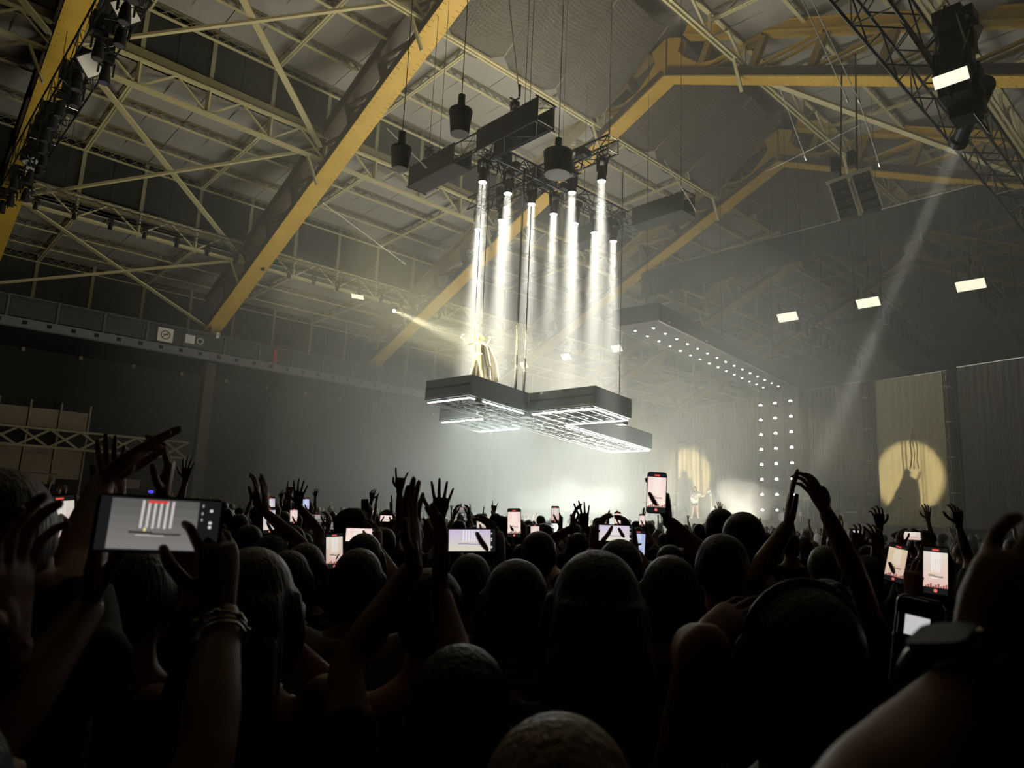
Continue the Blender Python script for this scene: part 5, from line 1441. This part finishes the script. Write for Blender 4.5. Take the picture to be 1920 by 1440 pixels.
# person behind the left phones
holder(112, 980, 2.0, 46, 'cream', 'person filming upright behind the thrown-up arm', 'upright phone behind the thrown-up arm, its screen showing the flying stage', False, 'R', (.05, -.42), 1.68, .0, ('short', 'brown'), ('tee', 'black'), bright=.9)
holder(964, 981, 3.85, 28, 'pink', 'person holding the pink upright phone between the two sideways phones', 'upright phone with a pink screen and dark lower bar, right of the violet sideways phone', False, 'R', (.12, -.36), 1.72, .0, ('short', 'brown'), ('tee', 'black'), bright=1.1)
holder(675, 1003, 3.7, 58, 'pink', 'person filming sideways above the parted grey-brown head', 'sideways phone with a pale pink screen above the parted grey-brown head', True, 'R', (.10, -.38), 1.68, .03, ('bob', 'brown'), ('tee', 'grey'), bright=1.1)
holder(627, 1033, 3.1, 27, 'cream', 'person filming upright left of the parted grey-brown head', 'upright phone with a cream screen and red crowd strip, left of the parted head', False, 'L', (-.10, -.30), 1.62, .0, ('bob', 'black'), ('tee', 'black'))
# raised hands standing out along the skyline of heads
def waver(head, d, hands, label, **kw):
    arms = {}
    for sd, (px, py, tx, ty), dd, ps in hands:
        s = 1 if sd == 'R' else -1
        arms[sd] = dict(w=at(px, py, D=dd), f=AX(px, py, tx, ty), b=(-FWD if ps in ('open', 'claw') else RGT * s), p=ps, e=RGT * s * .7 - UPV)
    hero(head[0], head[1], d, label, arms, vox=.016, **kw)
waver((552, 986), 5.0, [('R', (559, 948, 562, 908), 5.1, 'open')], 'person waving one spread hand on the skyline right of the small blue-lit phone', hair=('bob', 'brown'), top=('tee', 'grey'))
waver((512, 1004), 3.45, [('R', (499, 962, 497, 905), 3.5, 'flat')], 'person holding one flat hand edgewise beside the violet phones', hair=('short', 'black'), top=('tee', 'navy'))
waver((470, 985), 4.4, [('R', (480, 942, 484, 900), 4.45, 'relax')], 'person raising a relaxed hand above the long-haired woman', hair=('short', 'chestnut'), top=('tee', 'black'))
waver((1084, 1000), 5.0, [('R', (1097, 990, 1092, 955), 5.05, 'open'), ('L', (1072, 990, 1076, 955), 5.05, 'relax')], 'person with both hands up behind the long black hair', hair=('short', 'brown'), top=('tee', 'olive'))
waver((1625, 1042), 4.3, [('R', (1652, 1030, 1642, 995), 4.4, 'claw'), ('L', (1602, 1030, 1612, 995), 4.4, 'claw')], 'person framing the air with both clawed hands below the grey curtain', hair=('short', 'grey'), top=('tee', 'black'))
# ------------------------------------------------------------------ the singer on the flying stage
sp = SING.copy(); sx_, sy_ = (sp - PC).dot(ex), (sp - PC).dot(ey)
sx_ = max(sx_, -a1m + .45); sy_ = max(min(sy_, w1 - .4), -w1 + .45)
sp = pl(sx_, sy_, PH); sd_ = (sp - EYE).dot(FWD)
M['pale_cloth'] = mat('pale_cloth', (0.13, 0.125, 0.10), 0.7, var=0.15, scale=12)
TOP['pale'] = M['pale_cloth']
M['cape'] = mat('dark_cape', (0.045, 0.043, 0.042), 0.5, var=0.3, scale=6)
T, J, Hd = person((sp.x, sp.y, sp.z), 1.66, (EYE - sp), 'singer in pale costume and dark cape, both arms raised, microphone in one hand', {
    'R': dict(w=at(868, 634, D=sd_), f=AX(868, 634, 864, 626), b=RGT * -1, p='grip', e=AX(868, 634, 876, 656)),
    'L': dict(w=at(919, 637, D=sd_), f=AX(919, 637, 922, 628), b=RGT, p='fist', e=AX(919, 637, 912, 656))}, ('long', 'gold'), ('tank', 'pale'), 'skin', .95, .016, True, .25, 'pale_cloth', .17, zbase=sp.z)
fs_ = V((EYE.x - sp.x, EYE.y - sp.y, 0)).normalized(); rs_ = V((fs_.y, -fs_.x, 0)); U = V((0, 0, 1))
for k in range(14):      # wild hair
    a = -1.2 + 2.4 * k / 13
    MB().tube([Hd(.03 * math.sin(a), -.02, .08), Hd(.10 * math.sin(a), .01, .10 * math.cos(a) + .02), Hd(.19 * math.sin(a * 1.2), .02 * (k % 3), .03 - .02 * (k % 4)), Hd(.24 * math.sin(a * 1.2), .01, -.10)], [.03, .035, .025, .006], 6).build('hair_lock', HAIR['gold'], T, smooth=True)
MB().tube([Hd(-.02, 0, .10), Hd(-.035, .0, .17), Hd(-.03, .02, .22)], [.03, .02, .004], 7).build('hair_tuft', HAIR['gold'], T, smooth=True)
for s in (-.07, .0, .075): bar_part('costume_stripe', T, sp + rs_ * s + fs_ * .135 + U * .98, sp + rs_ * s * 1.3 + fs_ * .135 + U * 1.33, .03, .01, 'white' if s == 0 else 'cape', fs_)
bar_part('belt', T, sp + rs_ * -.15 + fs_ * .115 + U * .96, sp + rs_ * .15 + fs_ * .115 + U * .96, .02, .05, 'white')
LS, LE, LW = J['L']; mb = MB(); nu, nv = 26, 14; vs_ = []
topc = [sp + rs_ * .17 + U * 1.36 - fs_ * .10, LS - fs_ * .07, LE - fs_ * .03, LE.lerp(LW, .35) - fs_ * .02]
def along(pts, t):
    t *= len(pts) - 1; i = min(int(t), len(pts) - 2); return pts[i].lerp(pts[i + 1], t - i)
botc = [sp + rs_ * .15 - fs_ * .95 + U * .02, sp - rs_ * .05 - fs_ * 1.1 + U * .02, sp - rs_ * .42 - fs_ * .62 + U * .02, sp - rs_ * .78 + fs_ * .0 + U * .02]
for side in (0, 1):
    for j in range(nv + 1):
        for i in range(nu + 1):
            p = along(topc, i / nu).lerp(along(botc, i / nu), j / nv)
            bulge = math.sin(j / nv * math.pi) * .12
            vs_.append(p - rs_ * (bulge * (i / nu) ** 2) + fs_ * (.05 * math.sin(i * 1.35) * (.3 + j / nv) - .014 * side))
w_1 = nu + 1; h_1 = (nv + 1) * w_1
fc = []
for s in (0, 1):
    for j in range(nv):
        for i in range(nu):
            q = [s * h_1 + j * w_1 + i, s * h_1 + j * w_1 + i + 1, s * h_1 + (j + 1) * w_1 + i + 1, s * h_1 + (j + 1) * w_1 + i]
            fc.append(q if s else q[::-1])
mb.add(vs_, fc).build('cape', M['cape'], T, smooth=True)
MB().tube([vs_[j * w_1 + nu - 7] + fs_ * .02 for j in range(nv + 1)], .022, 6).build('cape_trim', M['white'], T, smooth=True)
MB().tube([vs_[j * w_1 + nu] for j in range(nv + 1)], .014, 6).build('cape_trim', M['white'], T, smooth=True)
RS, RE, RW = J['R']
mc = RW + U * .09; md = AX(868, 626, 855, 638)
T2 = thing('microphone', mc, 'handheld microphone lifted in the singer\'s hand', 'microphone')
MB().tube([mc - md * .09, mc + md * .10], [.014, .018], 8).build('handle', M['white'], T2); MB().ell(mc + md * .12, .028, 8, 6).build('grille', M['alu'], T2)

# ------------------------------------------------------------------ the guitarist
fg = V((EYE.x - gp.x, EYE.y - gp.y, 0)).normalized(); gb = gp + U * .98 + fg * .20
rg2 = V((fg.y, -fg.x, 0)); gax = (-rg2 * .86 + U * .5).normalized()
T, J, Hd = person((gp.x, gp.y, 2.0), 1.66, fg, 'long-haired guitarist in a white top and shorts playing on stage before the golden cloth', {
    'R': dict(w=gb + rg2 * .02 + fg * .07 + U * .04, f=-rg2 * .8 - U * .6, b=fg, p='relax', e=rg2 - U * .3), 'L': dict(w=gb + gax * .58 - U * .06 + fg * .02, f=U * .8 + fg * .3, b=-fg, p='grip', e=-rg2 - U)},
    ('long', 'brown'), ('tee', 'white'), 'skin', .97, .018, True, -.1, 'cape', .08, zbase=2.0, shorts=True)
guitar(gb, gax, fg, 'white electric guitar slung across the guitarist, neck pointing up')

# ------------------------------------------------------------------ the crowd further in: individuals from a few built originals
taken = [(o.location.x, o.location.y) for o in COL.objects if o.get('category') == 'person']
U = V((0, 0, 1))
def tmpl(hair, top, skin, arms=None, label='x', H=1.72, sh=1.0):
    T, J, Hd = person((0, 0), H, (1, 0, 0), label, arms, hair, top, skin, sh, .024, False, .25, eyes=False)
    return T
Rr = V((0, -1, 0)); Ff = V((1, 0, 0))
up1 = lambda y, z, p, b=-Ff, f=U: dict(w=V((.18, y, z)), f=f, b=b, p=p, e=V((.2, y * 2, -1)))
TD = [('short black hair, dark T-shirt', tmpl(('short', 'black'), ('tee', 'black'), 'skin')), ('short brown hair, grey T-shirt', tmpl(('short', 'brown'), ('tee', 'grey'), 'skin', None, 'x', 1.74, 1.05)),
      ('dark bob, dark top', tmpl(('bob', 'black'), ('tee', 'black'), 'skin', None, 'x', 1.66, .92)), ('long brown hair, olive top', tmpl(('long', 'brown'), ('tee', 'olive'), 'skin', None, 'x', 1.66, .92)),
      ('long blond hair, white top', tmpl(('long', 'blond'), ('tank', 'white'), 'skin', None, 'x', 1.67, .92)), ('hair bun, navy top', tmpl(('bun', 'chestnut'), ('tee', 'navy'), 'skin2', None, 'x', 1.64, .92)),
      ('ponytail, beige top', tmpl(('pony', 'chestnut'), ('tee', 'beige'), 'skin', None, 'x', 1.66, .93)), ('dark cap, wine-red shirt', tmpl(('cap', 'black'), ('tee', 'wine'), 'skin3', None, 'x', 1.76, 1.05)), ('grey hair, white shirt', tmpl(('short', 'grey'), ('tee', 'white'), 'skin', None, 'x', 1.74))]
TUP = [('open hand raised', tmpl(('short', 'brown'), ('tee', 'black'), 'skin', {'R': up1(-.30, 1.92, 'open')})), ('hands raised clapping', tmpl(('bob', 'brown'), ('tank', 'black'), 'skin', {'R': up1(-.10, 1.86, 'flat', -V((0, 1, 0))), 'L': up1(.10, 1.86, 'flat', V((0, 1, 0)))}, 'x', 1.66, .93)),
       ('clawed hands raised apart', tmpl(('short', 'black'), ('tee', 'grey'), 'skin2', {'R': up1(-.30, 1.88, 'claw'), 'L': up1(.30, 1.84, 'claw')})), ('flat hand raised, long hair', tmpl(('long', 'chestnut'), ('tee', 'black'), 'skin', {'L': up1(.24, 1.93, 'flat', V((0, 1, 0)))}, 'x', 1.68, .93)),
       ('horned hand raised, cap', tmpl(('cap', 'black'), ('tee', 'navy'), 'skin', {'R': up1(-.28, 1.90, 'horns')}))]
PH_P = V((.40, -.12, 1.80)); PH_L = V((.40, 0, 1.80))
TPP = tmpl(('short', 'brown'), ('tee', 'black'), 'skin', {'R': dict(w=PH_P - U * .115 + Rr * .055 + Ff * .03, f=U + Ff * .12, b=Ff * -.45 + Rr * .85, p='hold', e=Rr - U)})
TPL = tmpl(('bob', 'black'), ('tee', 'grey'), 'skin', {'R': dict(w=PH_L - U * .09 + Rr * .095 + Ff * .03, f=U + Ff * .15, b=Ff * -.4 + Rr * .88, p='hold', e=Rr - U), 'L': dict(w=PH_L - U * .09 - Rr * .095 + Ff * .03, f=U + Ff * .15, b=Ff * -.4 - Rr * .88, p='hold', e=-Rr - U)}, 'x', 1.68, .94)
used = set()
def put(T, x, y, sc, ang, label, group=None):
    mm = Matrix.Translation((x, y, 0)) @ Matrix.Rotation(ang, 4, 'Z') @ Matrix.Scale(sc, 4)
    if T.name in used: o = dup(T, mtx=mm)
    else: o = T; used.add(T.name); o.matrix_world = mm
    o['label'] = label
    if group: o['group'] = group
    taken.append((x, y)); return o
MARK = [(130, 'pale wall panels'), (330, 'no-smoking sign'), (520, 'red cloth'), (680, 'rafter foot'), (830, 'stage tip'), (930, 'singer'), (1060, 'centre cables'), (1190, 'right stage arm'), (1330, 'guitarist'), (1430, 'smoke'), (1540, 'lamp tower'), (1640, 'grey curtain'), (1790, 'caped shadow'), (2100, 'hall-side curtain')]
def mark(px):
    for x, n in MARK:
        if px < x: return n
def to_px(p):
    d = V(p) - EYE; z = d.dot(FWD); return 960 + F_PX * d.dot(RGT) / z, 720 - F_PX * d.dot(UPV) / z
BAND = [(4.2, 'few steps ahead'), (6.0, 'rows ahead'), (8.5, 'mid-crowd'), (11.5, 'deep in crowd'), (99, 'far in crowd')]
def band(d):
    for m_, n in BAND:
        if d < m_: return n
# phones deeper in the crowd, each with its holder
MIDP = [(508, 948, 6.4, 0, 'violet', 'upright', 'below the red cloth'), (505, 976, 5.0, 0, 'violet', 'upright', 'just below the violet one'), (551, 968, 5.2, 0, 'pink', 'upright', 'beside a raised open hand'), (574, 946, 8.2, 0, 'blue', 'small upright', 'on the crowd skyline near a raised hand'),
        (596, 972, 6.8, 1, 'grey', 'sideways', 'next to the big dark heads'), (622, 986, 5.4, 1, 'grey', 'sideways', 'above the cream-lit upright phone'), (725, 972, 8.0, 1, 'pink', 'small sideways', 'behind the clapping hands'), (684, 950, 7.0, 0, 'off', 'dark upright', 'on the crowd skyline'),
        (1003, 1001, 5.8, 0, 'pink', 'upright', 'between two larger upright phones'), (1041, 965, 6.6, 0, 'cream', 'upright dark-framed', 'high over the crowd right of the pink one'), (866, 956, 9.0, 1, 'grey', 'small sideways', 'on the skyline right of the spread hand'), (903, 984, 5.2, 0, 'cream', 'upright', 'above the violet sideways phone'),
        (1158, 973, 8.0, 0, 'pink', 'small upright', 'behind the two-handed phone'), (1204, 976, 8.2, 0, 'pink', 'small upright', 'left of the brightest phone'), (1031, 1004, 6.4, 0, 'pink', 'narrow upright', 'behind the raised elbows'), (1411, 1030, 5.6, 0, 'pink', 'upright', 'beside the tall man'), (1711, 1005, 6.2, 1, 'cream', 'small sideways', 'under the caped shadow'),
        (193, 945, 5.0, 0, 'violet', 'upright', 'at the end of the big sideways phone'), (1606, 1006, 7.2, 0, 'violet', 'small upright', 'in a pair of clawed hands'), (700, 966, 9.2, 0, 'cream', 'tiny upright', 'left of the clapping hands'), (1325, 1010, 6.0, 0, 'off', 'dark upright', 'in a hand below the guitarist')]
for (px, py, d, land, st, kind, where) in MIDP:
    a = math.atan2(FWD.y, FWD.x); off = PH_L if land else PH_P
    ca, sa = math.cos(a), math.sin(a)
    for fd in (1, .92, 1.08, .85, 1.16, .78, 1.25, 1.35, .7):       # step nearer or further until nobody stands there yet
        c = at(px, py, D=d * fd); n = TOCAM(c); sc = c.z / off.z
        x, y = c.x - sc * (ca * off.x - sa * off.y), c.y - sc * (sa * off.x + ca * off.y)
        if all((x - q) ** 2 + (y - w) ** 2 > .52 ** 2 for q, w in taken): break
    else: print('CROWDED', px, py)
    phone(c, AX(0, 0, 100, 4) if land else UPV, n, '%s phone with a %s screen %s' % (kind, {'off': 'dark', 'grey': 'dim grey', 'violet': 'violet', 'pink': 'pink', 'blue': 'blue', 'cream': 'pale'}[st], where), st if st != 'off' else 'pink', .075, .158, bool(land), st != 'off', 1.0)
    put(TPL if land else TPP, x, y, sc, a, 'person holding the %s phone %s' % (kind, where))
random.seed(21)
cnt = {}
d = 3.3
rows_d = []
while d < 15:
    rows_d.append(d); d += 0.72 + .03 * d
def crowd_ok(x, y, m):
    return all((x - a) ** 2 + (y - b) ** 2 > m * m for a, b in taken)
for d in rows_d:
    n = int(2 * d * .78 / (0.66 + .022 * d))
    for i in range(n + 1):
        lat = -d * .78 + 2 * d * .78 * (i + random.uniform(-.22, .22)) / n
        dd = d + random.uniform(-.25, .25)
        p = V((FWD.x, FWD.y, 0)).normalized() * dd + V((RGT.x, RGT.y, 0)).normalized() * lat
        px, py = to_px((p.x, p.y, 1.7))
        if not -40 < px < 1960 or not crowd_ok(p.x, p.y, .47): continue
        up = random.random() < (.20 if d > 4 else .12)
        desc, tm = random.choice(TUP if up else TD)
        sc = random.uniform(.945, 1.03) if d < 6 else random.uniform(.94, 1.05)
        f_ = facing(p, random.uniform(-.25, .25)); ang = math.atan2(f_.y, f_.x)
        lab = 'person, %s, %s below %s' % (desc, band(dd), mark(px))
        g = cnt.setdefault(lab, []); o = put(tm, p.x, p.y, sc, ang, lab); g.append(o)
for lab, g in cnt.items():
    if len(g) > 1:
        g.sort(key=lambda o: to_px((o.matrix_world.translation.x, o.matrix_world.translation.y, 1.7))[0])
        for i, o in enumerate(g):
            o['group'] = 'crowd: ' + lab[8:70]; o['label'] = lab + ', %s from wall' % NTH[i]
# the remaining dense crowd, too far to tell people apart
mb = MB(); random.seed(33)
def lowman(mb, x, y, H, ang, armup):
    f = V((math.cos(ang), math.sin(ang), 0)); r = V((f.y, -f.x, 0)); b = V((x, y, 0)); k = H / 1.75
    mi = random.choice((0, 0, 0, 1, 2)); 
    rg = [(b + U * (z * H), r * (a_ * k), f * (c_ * k)) for z, a_, c_ in ((0.0, .12, .09), (.48, .17, .11), (.62, .14, .10), (.79, .20, .11), (.835, .10, .07), (.86, .05, .05))]
    n0 = len(mb.f); loft(mb, rg, 7); 
    for q in range(n0, len(mb.f)): mb.mi[q] = mi
    mb.ell(b + U * (H - .12 * k), (.085 * k, .10 * k, .12 * k), 7, 5, random.choice((3, 3, 4)), (r, f, U))
    if armup:
        s = random.choice((-1, 1)); S_ = b + r * (.19 * s) + U * (.80 * H); E_ = S_ + r * (.12 * s) + f * .15 + U * .16; W = E_ + U * .26 + f * random.uniform(-.02, .1) - r * (.05 * s)
        mb.tube([S_, E_, W], [.05, .04, .027], 5, 5)
        for j in range(4): mb.tube([W, W + U * .09 + r * (.012 * (j - 1.5)), W + U * (.17 - .012 * abs(j - 1.3)) + r * (.03 * (j - 1.5))], [.016, .011, .007], 4, 5)
d = 16.3
while d < 40:
    n = int(2 * d * .80 / (0.72 + .012 * d))
    for i in range(n + 1):
        lat = -d * .80 + 2 * d * .80 * (i + random.uniform(-.3, .3)) / n
        p = V((FWD.x, FWD.y, 0)).normalized() * (d + random.uniform(-.3, .3)) + V((RGT.x, RGT.y, 0)).normalized() * lat
        q = p - cu(0, 0, 0)
        if q.dot(CN) < 10.2 or p.y > 43.0 or p.y < -7 or p.x > 60: continue
        px, py = to_px((p.x, p.y, 1.7))
        if not -60 < px < 1980: continue
        lowman(mb, p.x, p.y, random.uniform(1.58, 1.84), math.atan2(19.6 - p.y, 19 - p.x) if d < 26 else random.uniform(0, 1.2), random.random() < .13)
    d += .95 + .03 * d
stuff(mb.build('crowd', [TOP['black'], TOP['grey'], TOP['white'], HAIR['black'], HAIR['chestnut'], M['skin']], smooth=True))

# ------------------------------------------------------------------ stage smoke: billowing clouds of denser haze
def smokemat(name, dens):
    mm = bpy.data.materials.new(name); mm.use_nodes = True; t = mm.node_tree; t.nodes.remove(t.nodes['Principled BSDF'])
    v_ = t.nodes.new('ShaderNodeVolumeScatter'); v_.inputs['Color'].default_value = (.97, 1, .93, 1); v_.inputs['Density'].default_value = dens; v_.inputs['Anisotropy'].default_value = 0.1
    t.links.new(v_.outputs[0], t.nodes['Material Output'].inputs['Volume']); mm.cycles.volume_sampling = 'EQUIANGULAR'
    return mm
SM1, SM2 = smokemat('smoke_thin', .06), smokemat('smoke_dense', .24)
random.seed(8)
def cloud(blobs, m_, seed):
    rng = random.Random(seed); mb = MB()
    for (px, py, d_, r_) in blobs:
        c = at(px, py, D=d_)
        for k in range(7):
            o = V((rng.uniform(-1, 1), rng.uniform(-1, 1), rng.uniform(-.6, .8))) * (r_ * .75)
            q = c + o; q.z = max(q.z, 2.1 + r_ * .3)
            mb.ell(q, r_ * rng.uniform(.35, .65), 10, 7)
    me = remesh(mb, .22, m_, 'smoke_cloud', (0, 0, 0), 2)
    v = np.empty(3 * len(me.vertices), dtype=np.float32); me.vertices.foreach_get('co', v); v = v.reshape(-1, 3)
    n = np.empty(3 * len(me.vertices), dtype=np.float32); me.vertices.foreach_get('normal', n); n = n.reshape(-1, 3)
    w = np.sin(v[:, :1] * 3.1 + seed) * np.sin(v[:, 1:2] * 2.7) * np.sin(v[:, 2:] * 3.7 + 1) * .16 + np.sin(v[:, :1] * 7.3) * np.sin(v[:, 1:2] * 6.1 + seed) * np.sin(v[:, 2:] * 8.3) * .07
    v = v + n * w; v[:, 2] = np.maximum(v[:, 2], 2.06)
    me.vertices.foreach_set('co', v.ravel().tolist()); me.update()
    o = bpy.data.objects.new('smoke_cloud', me); COL.objects.link(o); o['kind'] = 'stuff'
cloud([(1392, 935, 36, 1.1), (1430, 955, 36.5, 1.3), (1400, 965, 36, 1.2), (1470, 970, 36, 1.3)], SM2, 1)
cloud([(1375, 960, 37, 1.6), (1440, 965, 37.5, 1.9), (1500, 975, 37, 1.6), (1560, 985, 36, 1.4), (1620, 990, 35.5, 1.2)], SM1, 2)
cloud([(1050, 935, 34, 1.0), (1090, 940, 34, 1.2), (1130, 950, 34.5, 1.1), (1020, 950, 34, 1.0)], SM1, 3)
# ------------------------------------------------------------------ haze that fills the hall
hz = MB().box((39.5, 20.5, 12.4), (61, 57, 24.6)).build('haze', None)
hm = bpy.data.materials.new('haze'); hm.use_nodes = True
nt = hm.node_tree; nt.nodes.remove(nt.nodes['Principled BSDF'])
vs = nt.nodes.new('ShaderNodeVolumeScatter'); vs.inputs['Color'].default_value = (0.97, 1.0, 0.96, 1)
vs.inputs['Density'].default_value = 0.010; vs.inputs['Anisotropy'].default_value = 0.15
nt.links.new(vs.outputs[0], nt.nodes['Material Output'].inputs['Volume'])
hz.data.materials.clear(); hz.data.materials.append(hm)
hz['kind'] = 'stuff'
hm.cycles.volume_sampling = 'EQUIANGULAR'

# thicker machine fog hanging round the flying stage
fo = MB().ell((25, 21.5, 3.5), (14.5, 13.5, 12.0), 40, 24)
fo.v = [(x, y, max(z, 0.06)) for x, y, z in fo.v]
fo = fo.build('stage_fog', None, smooth=True); fo.data.materials.clear()
fo.data.materials.append(smokemat('fog', .010)); fo['kind'] = 'stuff'
